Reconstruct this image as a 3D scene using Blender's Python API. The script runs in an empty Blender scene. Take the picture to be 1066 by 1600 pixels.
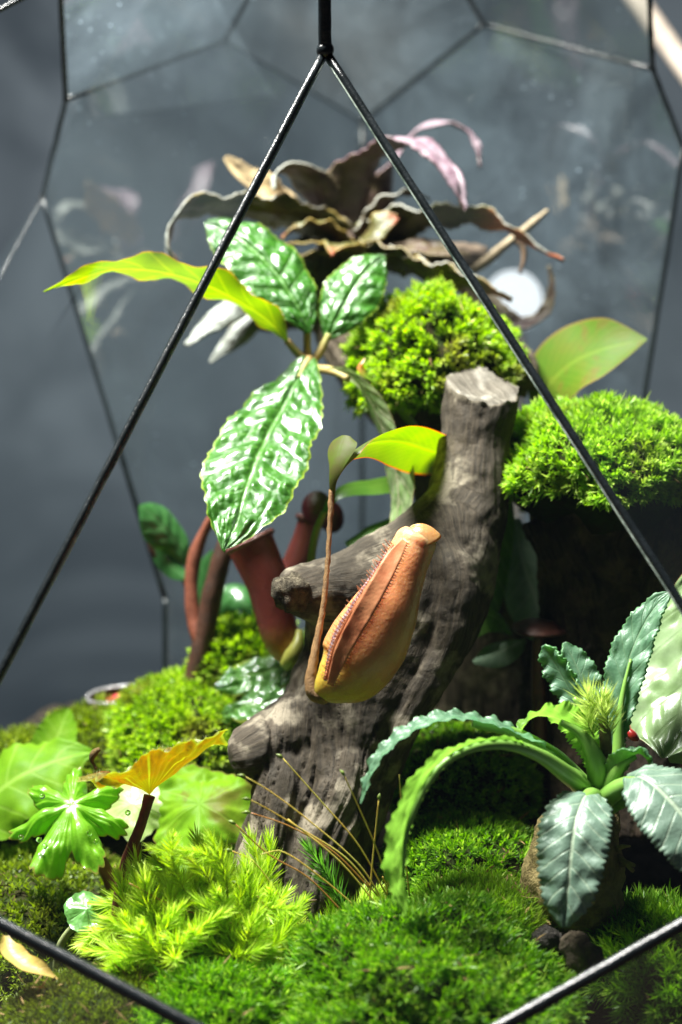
import bpy, math, random
import numpy as np
from mathutils import Vector, Matrix, Quaternion

random.seed(7)
rng = np.random.default_rng(11)
sc = bpy.context.scene
COL = sc.collection

# ------------------------------------------------------------------ camera
D = 0.70                      # metres from the lens to the plane of focus
K = 0.0002                    # metres per photograph pixel in that plane
PITCH = math.radians(12)
Rv = np.array([1.0, 0, 0])
Fv = np.array([0, math.cos(PITCH), -math.sin(PITCH)])
Uv = np.array([0, math.sin(PITCH), math.cos(PITCH)])
Cv = -Fv * D
cam_d = bpy.data.cameras.new("camera")
cam = bpy.data.objects.new("camera", cam_d)
COL.objects.link(cam)
cam.location = Cv
cam.rotation_euler = (math.radians(90) - PITCH, 0, 0)
cam_d.sensor_fit = 'VERTICAL'
cam_d.sensor_height = 24.0
cam_d.angle_y = 2 * math.atan(800 * K / D)
cam_d.clip_start = 0.02
cam_d.clip_end = 50
cam_d.dof.use_dof = True
cam_d.dof.focus_distance = D - 0.028
cam_d.dof.aperture_fstop = 4.6
cam_d.dof.aperture_blades = 0
sc.camera = cam

# ------------------------------------------------------------------ world and lamp
world = bpy.data.worlds.new("World")
sc.world = world
world.use_nodes = True
bg = world.node_tree.nodes["Background"]
bg.inputs[0].default_value = (0.55, 0.72, 0.95, 1)
bg.inputs[1].default_value = 0.045

lamp_d = bpy.data.lights.new("grow_lamp", 'AREA')
lamp_d.shape = 'RECTANGLE'
lamp_d.size = 0.26
lamp_d.size_y = 0.14
lamp_d.energy = 40.0
lamp_d.color = (1.0, 0.98, 0.92)
lamp = bpy.data.objects.new("grow_lamp", lamp_d)
COL.objects.link(lamp)
lamp.location = (-0.21, 0.035, 0.63)
aim = Vector((0.0, 0.0, -0.05)) - Vector(lamp.location)
lamp.rotation_euler = (0, math.radians(-8), 0)   # a level bar lamp, tipped a little inward

sc.view_settings.view_transform = 'Standard'
sc.view_settings.look = 'None'
sc.view_settings.exposure = 0.15
sc.view_settings.gamma = 1.0
sc.render.engine = 'CYCLES'
sc.cycles.use_denoising = True
sc.cycles.max_bounces = 6
sc.cycles.diffuse_bounces = 3
sc.cycles.glossy_bounces = 3
sc.cycles.transmission_bounces = 4
sc.cycles.transparent_max_bounces = 24
sc.cycles.caustics_reflective = False
sc.cycles.caustics_refractive = False
sc.cycles.sample_clamp_indirect = 4.0
sc.render.film_transparent = False


# ------------------------------------------------------------------ geometry helpers
def P(px, py, d=0.0):
    """A point of the place: photograph pixel and metres behind (+) or before (-) the plane of focus."""
    s = (D + d) * K / D
    return Cv + Fv * (D + d) + Rv * ((px - 533) * s) + Uv * ((800 - py) * s)


def W(px, d=0.0):
    return px * K * (D + d) / D


def V(r, u, t):
    v = Rv * r + Uv * u - Fv * t
    return v / np.linalg.norm(v)


def unit(a):
    n = np.linalg.norm(a, axis=-1, keepdims=True)
    return a / np.maximum(n, 1e-12)


def catmull(keys, n):
    k = np.asarray(keys, float)
    if len(k) == 2:
        t = np.linspace(0, 1, n)[:, None]
        return k[0] * (1 - t) + k[1] * t
    seg = np.linalg.norm(np.diff(k[:, :3], axis=0), axis=1)
    cum = np.concatenate([[0], np.cumsum(np.maximum(seg, 1e-6))])
    t = np.linspace(0, cum[-1], n)
    m = np.zeros_like(k)
    m[1:-1] = (k[2:] - k[:-2]) / (cum[2:] - cum[:-2])[:, None]
    m[0] = (k[1] - k[0]) / (cum[1] - cum[0])
    m[-1] = (k[-1] - k[-2]) / (cum[-1] - cum[-2])
    i = np.clip(np.searchsorted(cum, t, side='right') - 1, 0, len(k) - 2)
    h = (cum[i + 1] - cum[i])[:, None]
    x = ((t - cum[i])[:, None]) / h
    return ((2 * x**3 - 3 * x**2 + 1) * k[i] + (x**3 - 2 * x**2 + x) * h * m[i]
            + (-2 * x**3 + 3 * x**2) * k[i + 1] + (x**3 - x**2) * h * m[i + 1])


def _hash(ix, iy, iz, seed):
    h = (ix * 374761393 + iy * 668265263 + iz * 2147483647 + seed * 1274126177) & 0xFFFFFFFF
    h = ((h ^ (h >> 13)) * 1274126177) & 0xFFFFFFFF
    h = (h ^ (h >> 16)) & 0xFFFFFFFF
    return h / 4294967295.0


def vnoise(p, seed=0):
    p = np.asarray(p, float)
    i = np.floor(p).astype(np.int64)
    f = p - i
    f = f * f * (3 - 2 * f)
    r = 0
    for dx in (0, 1):
        wx = f[..., 0] if dx else 1 - f[..., 0]
        for dy in (0, 1):
            wy = f[..., 1] if dy else 1 - f[..., 1]
            for dz in (0, 1):
                wz = f[..., 2] if dz else 1 - f[..., 2]
                r = r + wx * wy * wz * _hash(i[..., 0] + dx, i[..., 1] + dy, i[..., 2] + dz, seed)
    return r * 2 - 1


def fbm(p, seed=0, o=4):
    a, r, s = 1.0, 0, 0
    p = np.asarray(p, float)
    for k in range(o):
        r = r + a * vnoise(p * 2**k + k * 17.3, seed + k)
        s += a
        a *= 0.5
    return r / s


def wpos(o):
    v = np.zeros(3)
    while o is not None:
        v += np.array(o.location)
        o = o.parent
    return v


def make_mesh(name, verts, quads=None, tris=None, uv=None, attrs=None, mats=(), smooth=True, midx=None):
    me = bpy.data.meshes.new(name)
    verts = np.asarray(verts, np.float32)
    me.vertices.add(len(verts))
    me.vertices.foreach_set("co", verts.ravel())
    loops, tot = [], []
    if quads is not None and len(quads):
        q = np.asarray(quads, np.int32)
        loops.append(q.ravel()); tot.append(np.full(len(q), 4, np.int32))
    if tris is not None and len(tris):
        t = np.asarray(tris, np.int32)
        loops.append(t.ravel()); tot.append(np.full(len(t), 3, np.int32))
    loops = np.concatenate(loops); tot = np.concatenate(tot)
    me.loops.add(len(loops))
    me.loops.foreach_set("vertex_index", loops)
    me.polygons.add(len(tot))
    st = np.concatenate([[0], np.cumsum(tot)[:-1]]).astype(np.int32)
    me.polygons.foreach_set("loop_start", st)
    me.polygons.foreach_set("loop_total", tot)
    me.polygons.foreach_set("use_smooth", np.full(len(tot), smooth))
    if midx is not None:
        me.polygons.foreach_set("material_index", np.asarray(midx, np.int32))
    if uv is not None:
        l = me.uv_layers.new(name="UVMap")
        l.data.foreach_set("uv", np.asarray(uv, np.float32)[loops].ravel())
    for k, a in (attrs or {}).items():
        at = me.attributes.new(k, 'FLOAT', 'POINT')
        at.data.foreach_set("value", np.asarray(a, np.float32))
    for m in mats:
        me.materials.append(m)
    me.update(calc_edges=True)
    me.validate()
    return me


def place(name, me_args, parent=None, origin=None):
    """Link world-space geometry as one object (its origin at the parent's or at the given point)."""
    verts = np.asarray(me_args['verts'], float)
    if parent is not None:
        base = wpos(parent)
    else:
        base = np.asarray(origin if origin is not None else
                          [verts[:, 0].mean(), verts[:, 1].mean(), verts[:, 2].min()], float)
    a = dict(me_args)
    a['verts'] = verts - base
    me = make_mesh(name, **a)
    o = bpy.data.objects.new(name, me)
    COL.objects.link(o)
    if parent is not None:
        o.parent = parent
    else:
        o.location = base
    return o


def tag(o, label=None, cat=None, group=None, kind=None):
    if label: o["label"] = label
    if cat: o["category"] = cat
    if group: o["group"] = group
    if kind: o["kind"] = kind
    return o


def thing(name, loc, label, cat, group=None):
    o = bpy.data.objects.new(name, None)
    o.empty_display_size = 0.01
    COL.objects.link(o)
    o.location = loc
    return tag(o, label, cat, group)


def frames(path):
    t = unit(np.gradient(path, axis=0))
    n = np.zeros_like(path)
    a = np.array([0, 0, 1.0]) if abs(t[0][2]) < 0.9 else np.array([0, 1.0, 0])
    n[0] = unit(a - t[0] * np.dot(a, t[0]))
    for i in range(1, len(path)):
        v = n[i - 1] - t[i] * np.dot(n[i - 1], t[i])
        n[i] = unit(v)
    return t, n, np.cross(t, n)


def tube_data(path, rad, seg=10, flat=1.0, rough=0.0, seed=0, rscale=200):
    path = np.asarray(path, float)
    rad = np.broadcast_to(np.asarray(rad, float), (len(path),))
    t, n, b = frames(path)
    ang = np.linspace(0, 2 * np.pi, seg, endpoint=False)
    ring = (n[:, None, :] * np.cos(ang)[None, :, None] + b[:, None, :] * np.sin(ang)[None, :, None] * flat)
    v = path[:, None, :] + ring * rad[:, None, None]
    if rough:
        nz = fbm(v * rscale, seed, 3)
        v = v + ring * (nz * rough)[..., None]
    m = len(path)
    verts = np.concatenate([v.reshape(-1, 3), path[:1], path[-1:]])
    i, j = np.meshgrid(np.arange(m - 1), np.arange(seg), indexing='ij')
    a = (i * seg + j).ravel(); c = (i * seg + (j + 1) % seg).ravel()
    quads = np.stack([a, c, c + seg, a + seg], 1)
    js = np.arange(seg); e = (m - 1) * seg
    tris = np.concatenate([np.stack([np.full(seg, m * seg), (js + 1) % seg, js], 1),
                           np.stack([np.full(seg, m * seg + 1), e + js, e + (js + 1) % seg], 1)])
    uv = np.stack([np.tile(js / seg, m), np.repeat(np.linspace(0, 1, m), seg)], 1)
    uv = np.concatenate([uv, [[0.5, 0], [0.5, 1]]])
    return dict(verts=verts, quads=quads, tris=tris, uv=uv)


def px_path(keys, n):
    """keys (px, py, depth, radius in px) -> smooth path and radii in metres"""
    k = [list(P(a[0], a[1], a[2])) + [W(a[3], a[2])] for a in keys]
    c = catmull(k, n)
    return c[:, :3], np.maximum(c[:, 3], 1e-5)


def tube(name, keys, mat, parent=None, n=24, seg=10, rough=0.0, flat=1.0, seed=0, rscale=200):
    p, r = px_path(keys, n)
    d = tube_data(p, r, seg, flat, rough, seed, rscale)
    d['mats'] = (mat,)
    return place(name, d, parent)


def merge(ds):
    out = dict(verts=[], quads=[], tris=[], uv=[])
    off = 0
    for d in ds:
        out['verts'].append(d['verts'])
        if d.get('quads') is not None and len(d['quads']): out['quads'].append(np.asarray(d['quads']) + off)
        if d.get('tris') is not None and len(d['tris']): out['tris'].append(np.asarray(d['tris']) + off)
        if 'uv' in d and d['uv'] is not None: out['uv'].append(d['uv'])
        off += len(d['verts'])
    r = {}
    for k in out:
        r[k] = np.concatenate(out[k]) if out[k] else None
    return r


def leaf_data(keys, normals, nu=17, nv=48, cup=0.0, wave=0.0, wave_n=7, tooth=0.0, tooth_n=16, bull=0.0, bull_n=9,
              bull_k=2.2, crumple=0.0, seed=0, fold=0.0, rib=0.0, phase=0.0, edge_noise=0.0):
    """keys (px,py,depth,half width px); normals: camera-space (right, up, toward) hints of the UPPER face"""
    k = [list(P(a[0], a[1], a[2])) + [W(a[3], a[2])] for a in keys]
    c = catmull(k, nv)
    p, hw = c[:, :3], np.maximum(c[:, 3], 2e-5)
    nk = np.array([V(*x) for x in normals])
    ns = np.linspace(0, 1, len(nk)); vs = np.linspace(0, 1, nv)
    nrm = unit(np.stack([np.interp(vs, ns, nk[:, i]) for i in range(3)], 1))
    t = unit(np.gradient(p, axis=0))
    nrm = unit(nrm - t * (nrm * t).sum(1, keepdims=True))
    side = np.cross(t, nrm)
    u = np.linspace(-1, 1, nu)
    uu, vv = np.meshgrid(u, vs)
    au = np.abs(uu)
    L = np.linalg.norm(np.diff(p, axis=0), axis=1).sum()
    mx = hw.max()
    saw = ((vv * tooth_n + 0.13 * np.sign(uu) + 0.55 * vnoise(np.stack([vv * tooth_n * 0.35, np.sign(uu) * 2.5, 0 * vv], -1), seed + 7)) % 1.0)
    saw = np.where(saw < 0.65, saw / 0.65, (1 - saw) / 0.35)
    wid = hw[:, None] * (1 + edge_noise * vnoise(np.stack([vv * 9, np.sign(uu) * 3, vv * 0], -1), seed) * au**2)
    off = uu * wid + np.sign(uu) * (au**5) * tooth * mx * (saw - 0.4) * np.clip(hw[:, None] / mx * 1.6, 0, 1)
    h = cup * mx * au**2 * np.clip(hw[:, None] / mx, 0, 1)
    h = h + fold * au * hw[:, None]
    h = h + wave * mx * au**1.6 * np.sin((vv * wave_n + phase + 0.25 * np.sign(uu)) * 2 * np.pi) * np.clip(hw[:, None] / mx * 1.5, 0, 1)
    if bull:
        s = vv * bull_n - au * bull_k * 0.5
        s = s + 0.12 * vnoise(np.stack([uu * 3, vv * 7, 0 * uu + 5], -1), seed + 1)
        q = au * 3.0
        f1 = np.full(s.shape, 9.0)
        half = (uu > 0).astype(np.int64)
        for ds_ in (-1, 0, 1):
            for dq in (-1, 0, 1):
                ci = np.floor(s).astype(np.int64) + ds_; cq = np.floor(q).astype(np.int64) + dq
                jx = 0.5 + 0.25 * (_hash(ci, cq, half, seed) - 0.5); jy = 0.5 + 0.7 * (_hash(ci, cq, half, seed + 31) - 0.5)
                f1 = np.minimum(f1, np.hypot((s - ci - jx) * 1.15, (q - cq - jy)))
        ridge = np.abs(np.sin(np.pi * s))**0.7
        cell = np.clip(1 - (f1 / 0.72)**2, 0, 1) * 0.8 + 0.2
        env = np.clip((1 - au) * 6, 0, 1) * np.clip(au * 7, 0, 1) * np.clip(hw[:, None] / mx * 1.5, 0, 1)
        h = h + bull * mx * ridge * cell * env * (0.75 + 0.5 * vnoise(np.stack([uu * 6, vv * 14, 0 * uu], -1), seed))
    if rib:
        h = h - rib * mx * np.exp(-(au / 0.10)**2)
    if crumple:
        h = h + crumple * mx * fbm(np.stack([uu * 2.2 * mx / mx, vv * L / mx * 1.3, 0 * uu + seed], -1), seed, 3)
    verts = p[:, None, :] + side[:, None, :] * off[..., None] + nrm[:, None, :] * h[..., None]
    i, j = np.meshgrid(np.arange(nv - 1), np.arange(nu - 1), indexing='ij')
    a = (i * nu + j).ravel()
    quads = np.stack([a, a + 1, a + nu + 1, a + nu], 1)
    uv = np.stack([(uu * 0.5 + 0.5).ravel(), vv.ravel()], 1)
    return dict(verts=verts.reshape(-1, 3), quads=quads, uv=uv)


def leaf(name, keys, normals, mat, parent=None, under=None, thick=0.0, origin=None, **kw):
    d = leaf_data(keys, normals, **kw)
    d['mats'] = (mat,) if under is None else (mat, under)
    o = place(name, d, parent, origin)
    if thick:
        m = o.modifiers.new("thickness", 'SOLIDIFY')
        m.thickness = thick
        m.offset = 0
        if under is not None:
            m.material_offset = 1
    return o


def radial_leaf_data(center, axis, normal, rfun, nr=14, na=96, hfun=None, seed=0, crumple=0.0):
    """A leaf that spreads round its stalk: rfun(angle) metres, angle 0 along axis; hfun(r01, angle) height in metres"""
    n = unit(np.asarray(normal, float)); a = np.asarray(axis, float)
    a = unit(a - n * np.dot(a, n)); b = np.cross(n, a)
    ang = np.linspace(-np.pi, np.pi, na)
    rr = np.linspace(0, 1, nr)**0.8
    A, Rr = np.meshgrid(ang, rr)
    rad = rfun(A) * Rr
    h = hfun(Rr, A) if hfun else 0 * rad
    if crumple:
        h = h + crumple * fbm(np.stack([rad * np.cos(A) * 160, rad * np.sin(A) * 160, 0 * A + seed], -1), seed, 3) * Rr
    v = center + a * (rad * np.cos(A))[..., None] + b * (rad * np.sin(A))[..., None] + n * h[..., None]
    i, j = np.meshgrid(np.arange(nr - 1), np.arange(na - 1), indexing='ij')
    q = (i * na + j).ravel()
    quads = np.stack([q, q + na, q + na + 1, q + 1], 1)
    uv = np.stack([((A / np.pi) * 0.5 + 0.5).ravel(), Rr.ravel()], 1)
    return dict(verts=v.reshape(-1, 3), quads=quads, uv=uv)


# ------------------------------------------------------------------ materials
class NT:
    def __init__(self, name):
        self.m = bpy.data.materials.new(name)
        self.m.use_nodes = True
        self.t = self.m.node_tree
        self.t.nodes.clear()
        self.out = self.t.nodes.new('ShaderNodeOutputMaterial')

    def n(self, typ, **kw):
        nd = self.t.nodes.new('ShaderNode' + typ)
        ins = kw.pop('ins', {})
        for k, v in kw.items():
            setattr(nd, k, v)
        for k, v in ins.items():
            self.set(nd.inputs[k], v)
        return nd

    def set(self, sock, v):
        if isinstance(v, bpy.types.NodeSocket):
            self.t.links.new(v, sock)
        elif isinstance(v, bpy.types.Node):
            self.t.links.new(v.outputs[0], sock)
        else:
            if isinstance(v, (tuple, list)) and len(v) == 3 and sock.type == 'RGBA':
                v = (*v, 1)
            sock.default_value = v

    def math(self, op, a, b=0.0, clamp=False):
        nd = self.n('Math', operation=op, use_clamp=clamp)
        self.set(nd.inputs[0], a); self.set(nd.inputs[1], b)
        return nd.outputs[0]

    def ramp(self, v, a, b):
        nd = self.n('MapRange', interpolation_type='SMOOTHSTEP')
        self.set(nd.inputs[0], v); nd.inputs[1].default_value = a; nd.inputs[2].default_value = b
        return nd.outputs[0]

    def mix(self, f, a, b, blend='MIX'):
        nd = self.n('Mix', data_type='RGBA', blend_type=blend)
        self.set(nd.inputs[0], f); self.set(nd.inputs[6], a); self.set(nd.inputs[7], b)
        return nd.outputs[2]

    def noise(self, scale, detail=3, rough=0.55, vec=None, out=0, dist=0.0):
        nd = self.n('TexNoise')
        nd.inputs['Scale'].default_value = scale
        nd.inputs['Detail'].default_value = detail
        nd.inputs['Roughness'].default_value = rough
        nd.inputs['Distortion'].default_value = dist
        self.set(nd.inputs['Vector'], vec if vec is not None else self.obj())
        return nd.outputs[out]

    def obj(self):
        if not hasattr(self, '_tc'):
            self._tc = self.n('TexCoord')
        return self._tc.outputs['Object']

    def uv(self):
        if not hasattr(self, '_tc'):
            self._tc = self.n('TexCoord')
        return self._tc.outputs['UV']

    def bump(self, h, strength=0.4, dist=0.0004):
        nd = self.n('Bump')
        nd.inputs['Strength'].default_value = strength
        nd.inputs['Distance'].default_value = dist
        self.set(nd.inputs['Height'], h)
        return nd.outputs[0]

    def finish(self, shader):
        self.t.links.new(shader.outputs[0] if isinstance(shader, bpy.types.Node) else shader, self.out.inputs['Surface'])
        return self.m


def principled(t, color, rough=0.5, spec=0.5, normal=None, coat=0.0, coat_r=0.1, metal=0.0):
    b = t.n('BsdfPrincipled')
    t.set(b.inputs['Base Color'], color)
    t.set(b.inputs['Roughness'], rough)
    t.set(b.inputs['Specular IOR Level'], spec)
    b.inputs['Coat Weight'].default_value = coat
    b.inputs['Coat Roughness'].default_value = coat_r
    b.inputs['Metallic'].default_value = metal
    if normal is not None:
        t.set(b.inputs['Normal'], normal)
    return b


def mat_leaf(name, col, col2=None, trans=0.35, tcol=None, rough=0.4, spec=0.5, vein=None, vein_n=9, vein_k=1.1, vein_f=0.5,
             edge=None, edge_w=0.12, spot=None, spot_f=0.5, coat=0.0, coat_r=0.12, bump=0.3, tip=None, tip_at=(0.6, 1.0),
             nscale=120, radial=False, cells=0):
    t = NT(name)
    sep = t.n('SeparateXYZ', ins={0: t.uv()})
    u, v = sep.outputs[0], sep.outputs[1]
    if radial:
        au = t.math('ABSOLUTE', t.math('SINE', t.math('MULTIPLY', u, math.pi * vein_n)))
        mid = t.math('SUBTRACT', 1.0, t.ramp(au, 0.02, 0.22))
        veins = t.math('MULTIPLY', mid, t.math('SUBTRACT', 1.0, t.ramp(v, 0.6, 1.0)))
        edgev = v
    else:
        au = t.math('ABSOLUTE', t.math('SUBTRACT', t.math('MULTIPLY', u, 2.0), 1.0))
        s = t.math('SUBTRACT', t.math('MULTIPLY', v, vein_n), t.math('MULTIPLY', au, vein_k))
        line = t.math('ABSOLUTE', t.math('SUBTRACT', t.math('FRACT', s), 0.5))
        lat = t.math('SUBTRACT', 1.0, t.ramp(line, 0.02, 0.10))
        mid = t.math('SUBTRACT', 1.0, t.ramp(au, 0.03, 0.09))
        veins = t.math('MAXIMUM', mid, t.math('MULTIPLY', lat, 0.6))
        edgev = au
    n1 = t.noise(nscale, 4, 0.6)
    c = t.mix(t.ramp(n1, 0.35, 0.7), col, col2 if col2 else tuple(x * 0.72 for x in col))
    if tip:
        c = t.mix(t.ramp(v, *tip_at), c, tip)
    if spot:
        n2 = t.noise(nscale * 0.8, 3, 0.6, dist=0.6)
        c = t.mix(t.math('MULTIPLY', t.ramp(n2, 0.52, 0.68), spot_f), c, spot)
    if vein:
        c = t.mix(t.math('MULTIPLY', veins, vein_f), c, vein)
    if edge:
        c = t.mix(t.ramp(edgev, 1 - edge_w, 1.0), c, edge)
    hgt = t.math('ADD', t.math('MULTIPLY', t.noise(nscale * 9, 3), 0.6), t.math('MULTIPLY', veins, -0.8))
    if cells:
        vo = t.n('TexVoronoi', ins={'Scale': cells, 'Vector': t.obj()})
        hgt = t.math('ADD', hgt, t.math('MULTIPLY', vo.outputs['Distance'], -1.0))
    nb = t.bump(hgt, bump, 0.0005)
    b = principled(t, c, rough, spec, nb, coat, coat_r)
    if trans <= 0:
        return t.finish(b)
    tr = t.n('BsdfTranslucent')
    tc = t.mix(1.0, c, tcol if tcol else (1.0, 1.0, 1.0), 'MULTIPLY') if tcol else c
    br = t.n('HueSaturation', ins={'Saturation': 1.1, 'Value': 1.9, 'Color': tc})
    t.set(tr.inputs[0], br)
    mx = t.n('MixShader', ins={0: trans})
    t.t.links.new(b.outputs[0], mx.inputs[1]); t.t.links.new(tr.outputs[0], mx.inputs[2])
    return t.finish(mx)


def mat_moss(name, dark, mid, light, trans=0.42, rough=0.42, spec=0.35, brown=None, brown_f=0.0):
    t = NT(name)
    r = t.n('Attribute', attribute_name='rnd').outputs['Fac']
    h = t.n('Attribute', attribute_name='hgt').outputs['Fac']
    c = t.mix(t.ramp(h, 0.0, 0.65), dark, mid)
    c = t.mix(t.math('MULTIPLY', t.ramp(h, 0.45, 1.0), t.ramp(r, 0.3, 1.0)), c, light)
    big = t.noise(60, 3, 0.6)
    c = t.mix(t.math('MULTIPLY', t.ramp(big, 0.4, 0.7), 0.45), c, tuple(x * 0.62 for x in mid))
    if brown:
        bn = t.noise(45, 3, 0.6, dist=0.5)
        c = t.mix(t.math('MULTIPLY', t.ramp(bn, 0.5, 0.66), brown_f), c, brown)
    b = principled(t, c, rough, spec)
    tr = t.n('BsdfTranslucent')
    t.set(tr.inputs[0], t.n('HueSaturation', ins={'Saturation': 1.08, 'Value': 1.7, 'Color': c}))
    mx = t.n('MixShader', ins={0: trans})
    t.t.links.new(b.outputs[0], mx.inputs[1]); t.t.links.new(tr.outputs[0], mx.inputs[2])
    return t.finish(mx)


def mat_plain(name, col, rough=0.5, spec=0.5, col2=None, scale=150, bump=0.3, metal=0.0, coat=0.0, trans=0.0, dist=0.0006):
    t = NT(name)
    n1 = t.noise(scale, 5, 0.65)
    c = t.mix(t.ramp(n1, 0.35, 0.68), col, col2 if col2 else tuple(x * 0.6 for x in col))
    nb = t.bump(t.noise(scale * 5, 4, 0.65), bump, dist)
    b = principled(t, c, rough, spec, nb, coat, 0.1, metal)
    if trans:
        tr = t.n('BsdfTranslucent'); t.set(tr.inputs[0], c)
        mx = t.n('MixShader', ins={0: trans})
        t.t.links.new(b.outputs[0], mx.inputs[1]); t.t.links.new(tr.outputs[0], mx.inputs[2])
        b = mx
    return t.finish(b)


def mat_wood(name, base, pale, dark, bump=0.7):
    t = NT(name)
    al = t.n('Attribute', attribute_name='along').outputs['Fac']
    ac = t.n('Attribute', attribute_name='across').outputs['Fac']
    vec = t.n('CombineXYZ', ins={0: t.math('MULTIPLY', ac, 26.0), 1: t.math('MULTIPLY', al, 26.0), 2: 0.0})
    grain = t.noise(1.0, 6, 0.7, vec.outputs[0], dist=0.4)
    patch = t.noise(70, 4, 0.6)
    fine = t.noise(900, 3, 0.7)
    vec2 = t.n('CombineXYZ', ins={0: t.math('MULTIPLY', ac, 110.0), 1: t.math('MULTIPLY', al, 22.0), 2: 0.0})
    line = t.noise(1.0, 4, 0.6, vec2.outputs[0], dist=0.3)
    c = t.mix(t.ramp(grain, 0.36, 0.62), dark, base)
    c = t.mix(t.math('MULTIPLY', t.ramp(patch, 0.49, 0.62), 0.85), c, pale)
    c = t.mix(t.math('MULTIPLY', t.ramp(fine, 0.56, 0.7), 0.5), c, tuple(x * 0.4 for x in base))
    stain = t.noise(28, 4, 0.65, dist=0.5)
    c = t.mix(t.math('MULTIPLY', t.ramp(stain, 0.50, 0.64), 0.6), c, tuple(x * 0.8 for x in dark))
    c = t.mix(t.math('MULTIPLY', t.ramp(line, 0.56, 0.66), 0.65), c, dark)
    g = t.n('Attribute', attribute_name='cut').outputs['Fac']
    c = t.mix(g, c, t.mix(t.ramp(grain, 0.4, 0.6), tuple(x * 0.75 for x in pale), pale))
    hgt = t.math('ADD', t.math('ADD', t.math('MULTIPLY', grain, 1.0), t.math('MULTIPLY', line, -0.5)), t.math('MULTIPLY', fine, 0.35))
    b = principled(t, c, 0.75, 0.25, t.bump(hgt, bump, 0.0012))
    return t.finish(b)


def mat_glass(name, haze=0.05, specks=0.5, plain=False, refl=0.035):
    t = NT(name)
    lw = t.n('LayerWeight', ins={'Blend': 0.5})
    fr = t.math('ADD', refl, t.math('MULTIPLY', t.math('POWER', lw.outputs['Facing'], 5.0), 0.6))
    tp = t.n('BsdfTransparent', ins={'Color': (0.975, 0.99, 0.985)})
    gl = t.n('BsdfGlossy', ins={'Color': (1, 1, 1), 'Roughness': 0.02})
    m1 = t.n('MixShader', ins={0: fr})
    t.t.links.new(tp.outputs[0], m1.inputs[1]); t.t.links.new(gl.outputs[0], m1.inputs[2])
    if plain:
        if not haze:
            return t.finish(m1)
        dc = t.n('BsdfDiffuse', ins={'Color': (0.62, 0.78, 0.92)})
        mh = t.n('MixShader', ins={0: haze})
        t.t.links.new(m1.outputs[0], mh.inputs[1]); t.t.links.new(dc.outputs[0], mh.inputs[2])
        return t.finish(mh)
    # dried water marks and mist on the pane
    df = t.n('BsdfDiffuse', ins={'Color': (0.62, 0.78, 0.92)})
    tl = t.n('BsdfTranslucent', ins={'Color': (0.62, 0.78, 0.92)})
    dm = t.n('MixShader', ins={0: 0.5})
    t.t.links.new(df.outputs[0], dm.inputs[1]); t.t.links.new(tl.outputs[0], dm.inputs[2])
    vo = t.n('TexVoronoi', ins={'Scale': 300.0, 'Vector': t.obj(), 'Randomness': 1.0})
    rnd = t.n('SeparateColor', ins={0: vo.outputs['Color']})
    size = t.math('MULTIPLY', t.math('POWER', rnd.outputs[0], 4.0), 0.17)
    dot = t.math('LESS_THAN', vo.outputs['Distance'], size)
    patch = t.ramp(t.noise(14, 3, 0.6), 0.42, 0.62)
    dot = t.math('MULTIPLY', t.math('MULTIPLY', dot, specks), patch)
    mist = t.math('MULTIPLY', t.ramp(t.noise(13, 6, 0.68, dist=0.9), 0.30, 0.72), haze)
    smear = t.math('MULTIPLY', t.ramp(t.noise(90, 5, 0.75), 0.5, 0.85), haze * 0.8)
    f = t.math('ADD', t.math('ADD', dot, mist), smear, clamp=True)
    m2 = t.n('MixShader', ins={0: f})
    t.t.links.new(m1.outputs[0], m2.inputs[1]); t.t.links.new(dm.outputs[0], m2.inputs[2])
    return t.finish(m2)


# ------------------------------------------------------------------ setting: backdrop, table, soil
def ground_z(x, y):
    x = np.asarray(x, float); y = np.asarray(y, float)
    z = -0.137 + 0.22 * np.clip(y, 0, 0.13) + 0.06 * np.clip(y, -1, 0)
    p = np.stack([x * 30, y * 30, 0 * x], -1)
    return z + 0.004 * fbm(p, 5, 4)


def grid_obj(name, x0, x1, y0, y1, nx, ny, zfun, mat):
    x, y = np.meshgrid(np.linspace(x0, x1, nx), np.linspace(y0, y1, ny))
    z = zfun(x, y)
    if name == 'soil':
        x = x * (1 - 0.5 * np.clip((y + 0.02) / 0.17, 0, 1))
    v = np.stack([x, y, z], -1).reshape(-1, 3)
    i, j = np.meshgrid(np.arange(ny - 1), np.arange(nx - 1), indexing='ij')
    a = (i * nx + j).ravel()
    o = place(name, dict(verts=v, quads=np.stack([a, a + 1, a + nx + 1, a + nx], 1), mats=(mat,)), origin=(0, 0, 0))
    return o


t = NT('backdrop_grey')
n1 = t.noise(4.5, 6, 0.65, dist=0.8)
c = t.mix(t.ramp(n1, 0.34, 0.66), (0.038, 0.050, 0.064), (0.115, 0.140, 0.166))
BACK = t.finish(principled(t, c, 0.9, 0.1))
v = np.array([[-3, 1.1, -2.0], [3, 1.1, -2.0], [3, 1.1, 3], [-3, 1.1, 3.0]])
tag(place('backdrop', dict(verts=v, quads=[[0, 1, 2, 3]], mats=(BACK,)), origin=(0, 1.1, 0)), kind='structure')
TABLE = mat_plain('table_dark', (0.05, 0.045, 0.04), 0.5, 0.4, scale=20)
v = np.array([[-0.7, -0.5, -0.2], [0.7, -0.5, -0.2], [0.7, 0.28, -0.2], [-0.7, 0.28, -0.2]])
tag(place('table_top', dict(verts=v, quads=[[0, 1, 2, 3]], mats=(TABLE,)), origin=(0, 0, -0.2)), kind='structure')

SOIL = mat_plain('soil', (0.035, 0.026, 0.018), 0.9, 0.2, (0.012, 0.010, 0.007), 220, 1.0, dist=0.002)
soil = grid_obj('soil', -0.22, 0.22, -0.13, 0.15, 150, 100,
                lambda x, y: ground_z(x, y) + 0.002 * fbm(np.stack([x * 260, y * 260, 0 * x], -1), 9, 3), SOIL)
tag(soil, kind='structure')

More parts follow.
